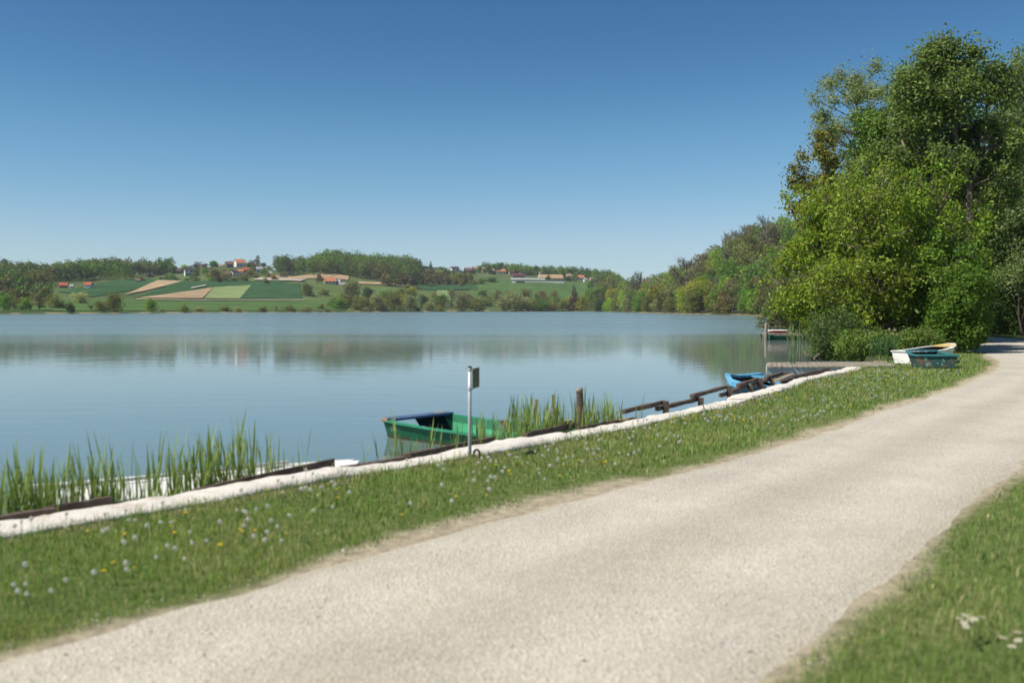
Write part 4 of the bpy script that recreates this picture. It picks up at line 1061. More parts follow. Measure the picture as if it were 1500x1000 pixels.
        near_tree('undergrowth_shrub', lab, (at(c, y), y, tz(at(c, y), y)), cl, [(0, 0, -0.2), (0, 0, 1.2), (0, 0, zt * 0.8)], [0.08, 0.06, 0.02], 8000, 0.19, (0.05, 0.09, 0.02), cat='bush', shell=0.3, sprig=4, sprig_r=0.15, seed=s)
    # shore scrub and trees farther along the right bank
    rr = random.Random(4)
    for (c, y, h) in [(1190, 76, 7), (1230, 84, 9), (1290, 90, 11), (1350, 95, 12), (1160, 96, 6), (1190, 120, 8), (1145, 150, 6), (1175, 170, 10), (1130, 215, 6), (1160, 230, 11), (1240, 140, 12), (1320, 150, 13), (1420, 110, 12), (1480, 120, 13), (1540, 100, 12), (1600, 90, 12), (1580, 75, 10)]:
        x = at(c, y)
        co = rr.choice(['green', 'olive', 'bright', 'grey'])
        far_tree((x, y, tz(x, y) - 0.2), h, h * 0.8, rr.choice(['round', 'bush', 'round']), co, f'{CN[co]} tree on the right bank beyond the near stand', 'trees along the right bank')
near_trees()

# ------------------------------------------------------------------ shore edge
def shore_points(n=2400):
    P = LAKE[1:15]
    s = np.concatenate([[0], np.cumsum(np.hypot(*np.diff(P, axis=0).T))])
    t = np.linspace(0, s[-1], n)
    w = 1.0
    Q = np.stack([sum(np.interp(np.clip(t + k * w, 0, s[-1]), s, P[:, i]) for k in (-1, -0.5, 0, 0.5, 1)) / 5 for i in (0, 1)], 1)
    return Q, t
SP, ST = shore_points()
SC = 750 + F * SP[:, 0] / np.maximum(SP[:, 1], 0.5)
SC[SP[:, 1] < 1.5] = -3000
SC[SP[:, 1] > 27.0] = 9000
def shore_at(col):
    """point of the shoreline in the direction of a column, with its unit tangent and landward normal"""
    k = int(np.argmin(np.abs(SC - col))); k = min(max(k, 1), len(SP) - 2)
    t = SP[k + 1] - SP[k - 1]; t = t / np.linalg.norm(t)
    return SP[k], t, np.array((t[1], -t[0])), k

def roll(col0, col1, label, seed):
    _, _, _, k0 = shore_at(col0); _, _, _, k1 = shore_at(col1)
    rs = np.random.RandomState(seed)
    n = max(20, int((ST[k1] - ST[k0]) / 0.055))
    t = np.linspace(ST[k0], ST[k1], n)
    x = np.interp(t, ST, SP[:, 0]); y = np.interp(t, ST, SP[:, 1])
    tx = np.gradient(x); ty = np.gradient(y); l = np.hypot(tx, ty); nx, ny = ty / l, -tx / l
    q = np.stack([t, np.zeros(n)], 1)
    wid = 0.2 + 0.05 * vnoise(q, 0.9, seed) + 0.022 * vnoise(q, 0.28, seed + 1)
    hei = 0.034 + 0.022 * vnoise(q, 1.1, seed + 2) + 0.016 * vnoise(q, 0.3, seed + 3)
    off = 0.17 + 0.06 * vnoise(q, 1.4, seed + 4)
    u = np.linspace(0, 1, n); fade = np.clip(np.minimum(u, 1 - u) * n / 4, 0, 1) ** 0.5
    hei = hei * (0.35 + 0.65 * fade); wid = wid * (0.7 + 0.3 * fade)
    m = 14; V = []
    z0 = terrain(np.stack([x + nx * 0.35, y + ny * 0.35], 1))
    for k in range(m):
        a = math.pi * 2 * k / m
        ca, sa = math.cos(a), math.sin(a)
        px = math.copysign(abs(ca) ** 0.7, ca); pz = math.copysign(abs(sa) ** 0.8, sa)
        wr = 0.010 * vnoise(np.stack([t, np.full(n, k * 0.37)], 1), 0.11, seed + 7)
        V.append(np.stack([x + nx * (off + wid * px), y + ny * (off + wid * px), z0 + 0.01 + (hei * pz if sa > 0 else 0.2 * pz) + wr], 1))
    V = np.stack(V, 1).reshape(-1, 3)
    i = np.arange(n - 1)[:, None]; j = np.arange(m)[None]
    a = i * m + j; b = i * m + (j + 1) % m
    Q = np.stack([a, b, b + m, a + m], -1).reshape(-1, 4)
    e1 = np.array([[j, j + 1, m - 2 - j, m - 1 - j] for j in range(m // 2 - 1)]); e2 = e1 + (n - 1) * m
    o = obj('fabric_roll', np_mesh('fabric_roll', V, np.concatenate([Q, e1, e2]), M['fabric'], None, True))
    tag(o, label, 'fabric roll', 'white fabric rolls along the shore')
roll(-420, 515, 'white fabric shore roll at the left, below the moored white boat', 51)
roll(508, 832, 'white fabric shore roll behind the thin metal sign post', 61)
roll(822, 1075, 'white fabric shore roll below the stepped timber rails', 71)
roll(1066, 1262, 'white fabric shore roll ending at the jetty', 81)

rnd = random.Random(12)
def shore_place(col, out, z):
    T_ = np.gradient(SP, axis=0); T_ /= np.linalg.norm(T_, axis=1)[:, None]
    Q_ = SP - np.stack([T_[:, 1], -T_[:, 0]], 1) * out
    c_ = np.where((Q_[:, 1] > 1.5) & (SP[:, 1] < 27.0), 750 + F * Q_[:, 0] / np.maximum(Q_[:, 1], 0.5), 1e5)
    q = Q_[int(np.argmin(np.abs(c_ - col)))]
    return Vector((q[0], q[1], z))
def beam(name, label, c0, o0, z0, c1, o1, z1, w=0.05, h=0.11, material='timber', group=None, cat='timber', stakes=()):
    a = shore_place(c0, o0, z0); b = shore_place(c1, o1, z1)
    e = empty(name, a); tag(e, label, cat, group)
    MB().bar((0, 0, 0), b - a, w, h, 0.006, rnd).build('board', M[material], e)
    for s in stakes:
        q = (b - a) * s
        out = shore_at(c0)[2]
        q = q + Vector((-out[0], -out[1], 0)) * (w / 2 + 0.035)
        MB().bar((q.x, q.y, -0.75), (q.x, q.y, q.z + h * 0.3), 0.06, 0.06, 0.004, rnd).build('stake', M[material], e)
    return e
EDG = 'dark boards edging the shore'
beam('edging_board', 'dark shore board at the far left edge among the reeds', -60, 0.14, 0.0, 80, 0.12, 0.0, group=EDG, stakes=(0.3, 0.8))
beam('edging_board', 'dark shore board ending in front of the white boat stern', 60, 0.19, 0.0, 158, 0.15, 0.01, group=EDG, stakes=(0.5,))
beam('edging_board', 'long dark plank crossing the bow of the moored white boat', 285, 0.1, -0.03, 486, 0.25, 0.03, h=0.11, group=EDG, stakes=(0.35, 0.9))
beam('edging_board', 'thin dark board lying by the roll left of the green boat', 500, 0.05, 0.0, 600, 0.08, 0.0, w=0.06, h=0.06, group=EDG)
beam('edging_board', 'dark board below the side of the green boat', 590, 0.2, -0.02, 720, 0.22, 0.02, h=0.1, group=EDG, stakes=(0.2, 0.75))
beam('edging_board', 'dark board among the reeds beside the round pile', 770, 0.2, 0.02, 842, 0.28, 0.05, h=0.075, group=EDG, stakes=(0.3,))
beam('edging_board', 'dark board at the foot of the round pile', 848, 0.18, 0.0, 905, 0.18, 0.0, h=0.08, group=EDG)
beam('loose_plank', 'pale weathered plank jutting out right of the reeds', 893, 0.3, 0.0, 932, 0.2, 0.0, w=0.14, h=0.035, material='palewood', cat='plank')
beam('loose_plank', 'yellowish plank on the water between the reeds', 806, 1.0, -0.04, 838, 0.9, -0.02, w=0.12, h=0.04, material='palewood', cat='plank')
# stepped rails on stakes
rails = [(912, 972, 0.14, 'first from the reeds, raised'), (962, 1024, 0.08, 'second from the reeds, low'), (1014, 1066, 0.17, 'third from the reeds, raised'), (1056, 1096, 0.07, 'fourth from the reeds, low'),
         (1082, 1110, 0.16, 'fifth from the reeds, in front of the blue boat'), (1102, 1128, 0.09, 'sixth from the reeds, low beside the blue boat'), (1122, 1147, 0.16, 'seventh from the reeds, at the jetty leg')]
for (c0, c1, z, lab) in rails:
    o = 0.24
    a = shore_place(c0, o, z - 0.01); b = shore_place(c1, o, z + 0.015)
    e = empty('timber_rail', a); tag(e, f'dark stepped timber rail on stakes, {lab}', 'rail', 'stepped timber rails along the water')
    d = b - a
    MB().bar((0, 0, 0), d, 0.07, 0.06, 0.006, rnd).build('rail_beam', M['timber'], e)
    for s in (0.93,):
        q = d * s
        nr = shore_at((c0 + c1) / 2)[2]
        qq = q + Vector((nr[0], nr[1], 0)) * 0.088
        MB().bar((qq.x, qq.y, -0.9), (qq.x, qq.y, q.z + 0.03), 0.085, 0.085, 0.006, rnd).build('stake', M['timber'], e)
beam('edging_board', 'dark board under the jetty', 1145, 0.2, 0.02, 1215, 0.12, 0.06, h=0.12, group=EDG)
beam('loose_plank', 'broken grey driftwood plank at the end of the rails', 1138, 0.02, 0.1, 1160, 0.05, 0.13, w=0.12, h=0.06, material='greywood', cat='plank')

# round pile and stakes among the reeds
p = shore_place(851, 0.35, 0)
e = empty('mooring_pile', (p.x, p.y, 0)); tag(e, 'thick round wooden pile with worn top among the reeds', 'post')
MB().tube([(0, 0, -0.9), (0.0, 0, 0.0), (-0.012, 0, 0.3), (-0.02, 0, 0.47)], [0.05, 0.049, 0.047, 0.046], 12, False).build('shaft', M['timber'], e, True)
MB().tube([(-0.02, 0, 0.46), (-0.022, 0, 0.5), (-0.03, 0, 0.525), (-0.035, 0.0, 0.53)], [0.048, 0.052, 0.038, 0.01], 12).build('worn_cap', M['greywood'], e, True)
for c, o, z, lab in [(786, 0.9, 0.36, 'thin pale stake left of the pair in the reeds'), (811, 1.0, 0.38, 'thin pale stake right of the pair in the reeds')]:
    p = shore_place(c, o, 0)
    e = empty('stake', (p.x, p.y, 0)); tag(e, lab, 'post', 'thin stakes in the reeds')
    MB().bar((0, 0, -0.9), (rnd.uniform(-.02, .02), 0, z), 0.045, 0.04, 0.003, rnd).build('shaft', M['palewood'], e)

# sign post
x, y = on_ground(688, 671)
e = empty('sign_post', (x, y, 0)); tag(e, 'thin galvanised post with a small sign plate turned edge-on', 'sign')
MB().tube([(0, 0, -0.3), (0, 0, 0.5), (0, 0, 0.975)], [0.019] * 3, 14).build('pole', M['steel'], e, True)
pl = MB(); A = R(78)
ax = Vector((math.cos(A), math.sin(A), 0))
c = Vector((0.032, 0.0, 0.85)) + ax * 0.14
pl.box(c, (0.3, 0.004, 0.215), A)
pl.build('sign_plate', M['plate'], e)
for z in (0.955, 0.745):
    MB().tube([(0, 0, z - 0.014), (0, 0, z + 0.014)], [0.027, 0.027], 14).box((-0.036, 0, z), (0.022, 0.02, 0.02)).box((0.03, 0.02, z), (0.02, 0.06, 0.02)).build('clamp', M['steel'], e)
MB().tube([(0, 0, 0.972), (0, 0, 0.985)], [0.026, 0.018], 14).build('cap', M['rubber'], e)
x2, y2 = on_ground(698, 671)
mb = MB()
ring = [(0.032 * math.cos(a) , 0.012 * math.sin(a * 2), 0.045 + 0.05 * math.sin(a)) for a in np.linspace(0, 2 * math.pi, 22)]
mb.tube(ring, 0.012, 8, False)
tag(mb.build('rubber_ring', M['rubber'], None, True, (x2, y2, tz(x2, y2))), 'small black rubber ring standing in the grass at the sign post foot', 'ring')

# ------------------------------------------------------------------ boats
def hull(stations, th=0.03, chine=None):
    """stations (x, half width bottom, half width top, z bottom, z top) along +x; open shell with thickness"""
    V = []; Fc = []
    n = len(stations)
    prof = lambda x, hb, htp, zb, zt: [(x, htp, zt), (x, hb + (htp - hb) * 0.55, zb + (zt - zb) * 0.5), (x, hb, zb), (x, -hb, zb), (x, -(hb + (htp - hb) * 0.55), zb + (zt - zb) * 0.5), (x, -htp, zt)]
    for i, (x, hb, htp, zb, zt) in enumerate(stations):
        o = prof(x, hb, htp, zb, zt)
        xi = x + (th if i == 0 else -th if i == n - 1 else 0)
        inn = prof(xi, max(hb - th, 0.004), max(htp - th, 0.006), zb + th, zt)
        V += o + inn[::-1]
    m = 12
    for i in range(n - 1):
        for k in range(m):
            a = i * m + k; b = i * m + (k + 1) % m
            Fc.append((a, b, b + m, a + m))
    for base, flip in ((0, False), ((n - 1) * m, True)):
        f = [tuple(base + k for k in range(6)), tuple(base + 11 - k for k in range(6)), (base + 0, base + 5, base + 6, base + 11)]
        Fc += [q[::-1] for q in f] if not flip else f
    mb = MB(); mb.v = V; mb.f = Fc
    return mb

def split_hull(stations, e, outer, inner, th=0.03):
    """outer hull and inner skin as two parts"""
    h = hull(stations, th)
    h.build('hull', outer, e)
    st = [(x + (th * 1.1 if i == 0 else -th * 1.1 if i == len(stations) - 1 else 0), max(hb - th - 0.006, 0.003), max(htp - th - 0.006, 0.004), zb + th + 0.006, zt - 0.012) for i, (x, hb, htp, zb, zt) in enumerate(stations)]
    mb = MB(); V = []; Fc = []
    for (x, hb, htp, zb, zt) in st:
        V += [(x, htp, zt), (x, hb + (htp - hb) * 0.55, zb + (zt - zb) * 0.5), (x, hb, zb), (x, -hb, zb), (x, -(hb + (htp - hb) * 0.55), zb + (zt - zb) * 0.5), (x, -htp, zt)]
    for i in range(len(st) - 1):
        for k in range(5):
            a = i * 6 + k; Fc.append((a, a + 6, a + 7, a + 1))
    Fc.append(tuple(range(6))); Fc.append(tuple((len(st) - 1) * 6 + 5 - k for k in range(6)))
    mb.v = V; mb.f = Fc
    mb.build('inner_skin', inner, e)

def gunwale(stations, e, w, h, material, name='gunwale', lift=0.0, inset=0.0):
    for s in (1, -1):
        mb = MB()
        for a, b in zip(stations, stations[1:]):
            mb.bar((a[0], s * (a[2] - inset), a[4] + h / 2 + lift), (b[0], s * (b[2] - inset), b[4] + h / 2 + lift), w, h)
        mb.build(name, material, e)

# green boat: flat punt, its square end to the left
p0 = Vector((-1.53, 15.45, 0)); dirv = Vector((0.755, -0.656, 0))
e = empty('green_boat', (p0.x, p0.y, WATER), math.atan2(dirv.y, dirv.x)); tag(e, 'green flat-bottomed boat with a blue plank across its square end, moored behind reeds', 'boat')
st = [(0.0, 0.5, 0.63, -0.1, 0.265), (0.35, 0.52, 0.66, -0.12, 0.25), (1.0, 0.53, 0.68, -0.11, 0.225), (1.8, 0.54, 0.68, -0.12, 0.21), (2.6, 0.5, 0.64, -0.1, 0.215), (3.5, 0.42, 0.55, 0.02, 0.26)]
# sides and bottom are separate boards so that the square end stays open on one half
def punt_boards(st, e, outer, inner):
    for s in (1, -1):
        mo = MB(); mi = MB()
        for a, b in zip(st, st[1:]):
            A1 = Vector((a[0], s * a[1], a[3])); A2 = Vector((a[0], s * a[2], a[4])); B1 = Vector((b[0], s * b[1], b[3])); B2 = Vector((b[0], s * b[2], b[4]))
            i = Vector((0, -s * 0.028, 0))
            mo.add([A1, A2, B2, B1, A1 + i, A2 + i, B2 + i, B1 + i], [(0, 1, 2, 3), (4, 7, 6, 5), (1, 5, 6, 2), (0, 3, 7, 4)])
            j = Vector((0, -s * 0.034, 0))
            mi.add([A1 + j, A2 + j - Vector((0, 0, 0.02)), B2 + j - Vector((0, 0, 0.02)), B1 + j], [(0, 1, 2, 3)])
        a = st[0]; mo.add([(a[0], s * a[1], a[3]), (a[0], s * a[2], a[4]), (a[0], s * a[2] - s * 0.028, a[4]), (a[0], s * a[1] - s * 0.028, a[3])], [(0, 1, 2, 3)])
        mo.build('side_board', outer, e); mi.build('inner_board', inner, e)
    mb = MB()
    for a, b in zip(st, st[1:]):
        mb.add([(a[0], a[1], a[3]), (a[0], -a[1], a[3]), (b[0], -b[1], b[3]), (b[0], b[1], b[3])], [(0, 1, 2, 3)])
    mb.build('bottom', inner, e)
punt_boards(st, e, M['green_paint'], M['green_inner'])
for s in (1, -1):
    mb = MB()
    for a, b in zip(st, st[1:]): mb.bar((a[0], s * (a[2] + 0.004), a[4] + 0.006), (b[0], s * (b[2] + 0.004), b[4] + 0.006), 0.05, 0.03)
    mb.build('gunwale', M['green_rim'], e)
M['grime'] = mat('waterline_grime', (0.1, 0.095, 0.05), (0.06, 0.07, 0.035), 0.8, 9, 0.2, 30, c3=(0.03, 0.12, 0.06), s3=6)
for s_ in (1, -1):
    gb = MB(); fr_ = lambda q, z_: q[1] + (q[2] - q[1]) * (z_ - q[3]) / (q[4] - q[3]) + 0.004
    for q, r2 in zip(st, st[1:-1]):
        gb.add([(q[0], s_ * fr_(q, -0.05), -0.05), (r2[0], s_ * fr_(r2, -0.05), -0.05), (r2[0], s_ * fr_(r2, 0.04), 0.04), (q[0], s_ * fr_(q, 0.05), 0.05)], [(0, 1, 2, 3)])
    gb.build('waterline_band', M['grime'], e)
MB().box((0.1, 0.03, 0.288), (0.24, 1.26, 0.035)).build('end_plank', M['blue_plank'], e)
MB().box((0.04, 0.52, 0.288), (0.1, 0.2, 0.04)).box((0.06, -0.6, 0.285), (0.13, 0.14, 0.04)).build('end_cap', M['palewood'], e)
# raked board on the far side: near-black colour paints the shade under the deck
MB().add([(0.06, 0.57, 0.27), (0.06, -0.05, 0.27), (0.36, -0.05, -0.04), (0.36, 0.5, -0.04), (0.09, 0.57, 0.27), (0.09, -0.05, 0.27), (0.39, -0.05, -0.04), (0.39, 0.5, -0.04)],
         [(0, 1, 2, 3), (4, 7, 6, 5), (0, 4, 5, 1), (1, 5, 6, 2), (2, 6, 7, 3), (3, 7, 4, 0)]).build('end_shade_board', M['dark_inner'], e)
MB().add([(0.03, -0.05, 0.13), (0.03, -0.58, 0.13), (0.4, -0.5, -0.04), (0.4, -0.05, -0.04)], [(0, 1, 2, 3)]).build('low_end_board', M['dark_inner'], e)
MB().box((3.49, 0, 0.13), (0.03, 0.96, 0.24)).build('transom', M['green_paint'], e)
MB().box((1.95, 0, 0.08), (0.24, 1.2, 0.03)).build('seat', M['green_inner'], e)
MB().box((2.6, 0, 0.11), (0.24, 1.1, 0.03)).build('seat', M['greywood'], e)
MB().box((1.35, 0.6, 0.235), (0.16, 0.07, 0.05)).bar((1.35, 0.56, 0.24), (1.42, 0.5, 0.1), 0.02, 0.02).build('rowlock', M['timber'], e)
MB().box((0.95, -0.69, 0.24), (0.03, 0.03, 0.03)).build('rowlock', M['steel'], e)
cu = bpy.data.curves.new('number', 'FONT'); cu.body = '181'; cu.size = 0.115; cu.extrude = 0.001
to = bpy.data.objects.new('number', cu); C.objects.link(to)
dg = bpy.context.evaluated_depsgraph_get()
tm = bpy.data.meshes.new_from_object(to.evaluated_get(dg)); bpy.data.objects.remove(to)
M['pale_print'] = mat('pale_painted_print', (0.42, 0.55, 0.42), (0.2, 0.34, 0.22), 0.6, 20)
tm.materials.clear(); tm.materials.append(M['pale_print'])
lean = math.atan2(st[0][2] - st[0][1], st[0][4] - st[0][3])
obj('painted_number', tm, e, (0.14, -0.60, 0.11), (R(90) + lean, 0, R(3) * -1))

# white boat moored behind the reeds at the left
a = Vector((-4.35, 8.75, 0)); b = Vector((-1.66, 10.42, 0)); L = (b - a).length
e = empty('white_boat', (a.x, a.y, WATER), math.atan2(b.y - a.y, b.x - a.x)); tag(e, 'white rowing boat moored behind the reeds at the left', 'boat')
st = [(0, 0.38, 0.5, 0.0, 0.28), (0.4, 0.42, 0.57, -0.08, 0.26), (1.2, 0.46, 0.62, -0.1, 0.25), (2.0, 0.42, 0.58, -0.08, 0.26), (2.7, 0.26, 0.4, -0.03, 0.28), (3.05, 0.1, 0.2, 0.06, 0.31), (L, 0.01, 0.03, 0.16, 0.33)]
split_hull(st, e, M['white_paint'], M['white_paint'], 0.03)
gunwale(st, e, 0.09, 0.03, M['white_paint'])
dk = MB()
prof_ = [(0.04, 0.5), (0.4, 0.57), (1.2, 0.62), (2.0, 0.58), (2.4, 0.47)]
for (xa, ha), (xb, hb_) in zip(prof_, prof_[1:]):
    dk.add([(xa, ha, 0.285), (xb, hb_, 0.285), (xb, 0.1, 0.25), (xa, 0.1, 0.25), (xb, -0.12, 0.19), (xa, -0.12, 0.19)], [(0, 1, 2, 3), (3, 2, 4, 5)])
dk.build('side_deck', M['white_paint'], e)
for x_, w_ in ((0.22, 0.9), (1.3, 1.08)): MB().box((x_, 0, 0.12), (0.28, w_, 0.03)).build('seat', M['white_paint'], e)
MB().add([(2.35, 0.5, 0.272), (2.35, -0.5, 0.272), (3.05, -0.2, 0.315), (3.05, 0.2, 0.315), (L - 0.02, 0, 0.335)], [(0, 1, 2, 3), (3, 2, 4)]).build('fore_deck', M['white_paint'], e)
MB().bar((0.05, 0.3, 0.29), (2.6, 0.42, 0.33), 0.03, 0.03).build('oar', M['greybeam'], e)

# blue plastic boat by the rails
a = Vector((5.12, 22.9, 0)); dirb = Vector((0.53, 0.848, 0))
e = empty('blue_boat', (a.x, a.y, WATER), math.atan2(dirb.y, dirb.x), (0.78, 0.78, 0.78), R(16)); tag(e, 'light blue fibreglass boat with an open cockpit floating behind the rails', 'boat')
st = [(0.0, 0.05, 0.16, 0.12, 0.26), (0.18, 0.22, 0.42, 0.02, 0.38), (0.5, 0.36, 0.56, -0.05, 0.40), (0.9, 0.44, 0.62, -0.07, 0.34), (1.6, 0.46, 0.64, -0.08, 0.26), (2.4, 0.44, 0.6, -0.08, 0.24), (3.0, 0.38, 0.52, -0.05, 0.27), (3.3, 0.28, 0.42, 0.03, 0.3)]
split_hull(st, e, M['sky_blue'], M['dark_inner'], 0.025)
# wide moulded rim
for s in (1, -1):
    mb = MB()
    for q, r2 in zip(st, st[1:]):
        wi = lambda t_: 0.15
        A_ = [(q[0], s * (q[2] + 0.03), q[4] - 0.04), (q[0], s * (q[2] + 0.02), q[4] + 0.025), (q[0], s * max(q[2] - 0.13, 0.0), q[4] + 0.035), (q[0], s * max(q[2] - 0.14, 0.0), q[4] - 0.04)]
        B_ = [(r2[0], s * (r2[2] + 0.03), r2[4] - 0.04), (r2[0], s * (r2[2] + 0.02), r2[4] + 0.025), (r2[0], s * max(r2[2] - 0.13, 0.0), r2[4] + 0.035), (r2[0], s * max(r2[2] - 0.14, 0.0), r2[4] - 0.04)]
        mb.add(A_ + B_, [(k, (k + 1) % 4, (k + 1) % 4 + 4, k + 4) for k in range(4)])
    ang_smooth(mb.build('rim', M['sky_blue'], e), 50)
MB().add([(-0.05, 0.18, 0.24), (-0.05, -0.18, 0.24), (0.16, -0.36, 0.37), (0.16, 0.36, 0.37), (-0.05, 0.18, 0.19), (-0.05, -0.18, 0.19), (0.16, -0.36, 0.32), (0.16, 0.36, 0.32)],
         [(0, 1, 2, 3), (7, 6, 5, 4), (0, 4, 5, 1), (2, 6, 7, 3)]).build('bow_deck', M['sky_blue'], e)
MB().box((1.7, 0, 0.12), (0.4, 0.95, 0.06)).build('seat', M['brown_inner'], e)
MB().box((2.9, 0, 0.25), (0.7, 0.9, 0.05)).build('stern_deck', M['sky_blue'], e)

# beached white boat
a = Vector((11.35, 28.7, 0)); dirw = Vector((0.80, 0.60, 0)).normalized()
e = empty('beached_boat', (a.x, a.y, 0.0), math.atan2(dirw.y, dirw.x), (0.93, 0.93, 0.93)); tag(e, 'white boat with brown interior and yellow bow on the grass behind the teal boat', 'boat', 'boats lying on the grass')
st = [(0, 0.36, 0.46, 0.02, 0.36), (0.6, 0.42, 0.54, 0.0, 0.38), (1.3, 0.42, 0.55, 0.0, 0.41), (1.9, 0.34, 0.46, 0.03, 0.46), (2.4, 0.16, 0.26, 0.12, 0.52), (2.65, 0.03, 0.08, 0.24, 0.57)]
split_hull(st, e, M['white_paint'], M['brown_inner'], 0.03)
gunwale(st, e, 0.13, 0.03, M['white_paint'], inset=0.02)
MB().add([(2.1, 0.39, 0.52), (2.1, -0.39, 0.52), (2.4, -0.28, 0.556), (2.4, 0.28, 0.556), (2.69, 0.02, 0.606), (2.1, 0.39, 0.49), (2.1, -0.39, 0.49)], [(0, 1, 2, 3), (3, 2, 4), (0, 5, 6, 1)]).build('bow_deck', M['yellowwood'], e)
MB().box((0.14, 0, 0.395), (0.34, 0.98, 0.03)).build('stern_deck', M['white_paint'], e)
MB().box((1.1, 0, 0.27), (0.25, 0.96, 0.03)).build('seat', M['brown_inner'], e)

# beached teal boat in front of it
x_, y_ = on_ground(1377, 541)
e = empty('beached_boat', (x_, y_ + 0.05, 0.0), R(90 - 6)); tag(e, 'teal boat with peeling paint on its square end lying on the grass', 'boat', 'boats lying on the grass')
st = [(0, 0.40, 0.48, 0.05, 0.34), (0.5, 0.42, 0.52, 0.02, 0.34), (1.0, 0.4, 0.5, 0.02, 0.36), (1.5, 0.28, 0.4, 0.1, 0.4)]
split_hull(st, e, M['teal_worn'], M['dark_inner'], 0.03)
gunwale(st, e, 0.09, 0.035, M['teal'], inset=0.01)
MB().box((0.07, 0, 0.36), (0.2, 1.02, 0.04)).build('stern_deck', M['teal'], e)
MB().box((1.44, 0, 0.435), (0.2, 0.8, 0.04)).build('bow_deck', M['teal'], e)
MB().box((0.75, 0, 0.34), (0.22, 1.02, 0.03)).build('seat', M['teal'], e)
M['flake'] = mat('pale_green_paint_flakes', (0.25, 0.42, 0.34), (0.18, 0.32, 0.26), 0.7, 9)
fl = MB(); fr = random.Random(3)
for _ in range(9):
    cx_, cz_ = fr.choice([0.28, 0.22, -0.02, -0.16, -0.1]) + fr.uniform(-0.07, 0.07), fr.uniform(0.12, 0.27)
    k = fr.randrange(5, 8); rad = fr.uniform(0.02, 0.055)
    fl.add([(-0.004, cx_ + rad * math.cos(6.28 * i / k) * fr.uniform(0.6, 1.1), cz_ + rad * 1.2 * math.sin(6.28 * i / k) * fr.uniform(0.6, 1.1)) for i in range(k)], [tuple(range(k))])
fl.build('paint_flakes', M['flake'], e)
for s in (0.34, -0.36): MB().box((0.12, s, 0.02), (0.14, 0.1, 0.09)).build('support_block', M['timber'], e)

# ------------------------------------------------------------------ jetty
jx, jy = at(1124, 26.6), 26.6
jd = Vector((0.995, 0.10, 0)); jn = Vector((0.25, 0.968, 0))
e = empty('jetty', (jx, jy, 0)); tag(e, 'low grey wooden jetty on posts at the end of the white rolls', 'jetty')
JL = 3.6; JW = 2.1; zt = 0.06
nb = 25; bw = JL / nb
for i in range(nb):
    a_ = jd * (i * bw + bw * 0.44)
    jit = rnd.uniform(-0.025, 0.025)
    p1 = a_ + jn * (-0.03 + jit); p2 = a_ + jn * (JW + jit)
    MB().bar((p1.x, p1.y, zt - 0.02 + rnd.uniform(-0.004, 0.004)), (p2.x, p2.y, zt - 0.02), bw * 0.84, 0.036, 0.002, rnd).build('plank', M['greywood'], e)
for k, off in enumerate((0.04, JW / 2, JW - 0.05)):
    p1 = jn * off - jd * 0.02; p2 = jn * off + jd * JL
    MB().bar((p1.x, p1.y, zt - 0.125), (p2.x, p2.y, zt - 0.125), 0.06, 0.165).build('beam', M['greybeam'], e)
for (al, of) in ((0.16, 0.12), (0.62, 0.9), (0.2, JW - 0.15), (1.05, 0.15), (1.05, JW - 0.15), (0.72, 0.5)):
    p1 = jd * al + jn * of
    MB().tube([(p1.x, p1.y, -1.1), (p1.x, p1.y, zt - 0.1)], [0.05, 0.047], 8).build('post', M['timber'] if al != 0.16 else M['greywood'], e, True)

# ------------------------------------------------------------------ far landing with post, rail, green boat and red kayak
lx, ly = at(1122, 61.5), 61.5
e = empty('mooring_post', (lx, ly, WATER)); tag(e, 'pale wooden mooring post standing in the water at the far landing', 'post')
MB().tube([(0, 0, -1.2), (0, 0, 0.5), (0.02, 0, 1.0), (0.02, 0, 1.06)], [0.11, 0.1, 0.095, 0.08], 12).build('shaft', M['greywood'], e, True)
MB().tube([(0.12, 0, -0.2), (0.12, 0, 0.4)], [0.04, 0.04], 8).build('side_stake', M['timber'], e, True)
e = empty('green_punt', (lx + 0.3, ly + 0.6, WATER), R(2)); tag(e, 'dark green flat boat lying side-on at the far landing', 'boat')
st = [(0, 0.3, 0.4, 0.05, 0.3), (0.4, 0.4, 0.5, -0.05, 0.28), (1.8, 0.4, 0.5, -0.05, 0.27), (2.4, 0.3, 0.4, 0.05, 0.29)]
M['dark_green'] = mat('dark_green_boat_paint', (0.012, 0.12, 0.075), (0.01, 0.09, 0.06), 0.45)
split_hull(st, e, M['dark_green'], M['dark_inner'], 0.03)
gunwale(st, e, 0.07, 0.03, M['greywood'])
e = empty('landing_stage', (lx + 0.4, ly + 2.2, WATER)); tag(e, 'small brown landing stage with a post and rail fence behind the green boat', 'landing')
for i in range(14): MB().box((0.1 + i * 0.165, 0.6, 0.34), (0.15, 1.4, 0.04)).build('plank', M['greywood'], e)
for x_ in (0.15, 1.1, 2.2):
    for y_ in (0.0, 1.2): MB().tube([(x_, y_, -1.0), (x_, y_, 0.33)], [0.05, 0.05], 8).build('pile', M['timber'], e)
for x_ in (0.75, 1.25): MB().bar((x_, 1.25, 0.3), (x_, 1.25, 1.2), 0.09, 0.09).build('rail_post', M['timber'], e)
for z_ in (0.75, 1.05): MB().bar((0.0, 1.18, z_), (1.6, 1.18, z_), 0.05, 0.07).build('rail', M['timber'], e)
e = empty('kayak', (lx + 0.75, ly + 2.5, WATER + 0.38), R(3), (0.72, 0.8, 0.8)); tag(e, 'small white decked kayak with red hull lying on the far landing', 'kayak')
st = [(0, 0.02, 0.04, 0.1, 0.16), (0.35, 0.14, 0.2, 0.02, 0.2), (0.9, 0.2, 0.27, 0.0, 0.2), (1.4, 0.14, 0.2, 0.02, 0.2), (1.75, 0.02, 0.04, 0.1, 0.17)]
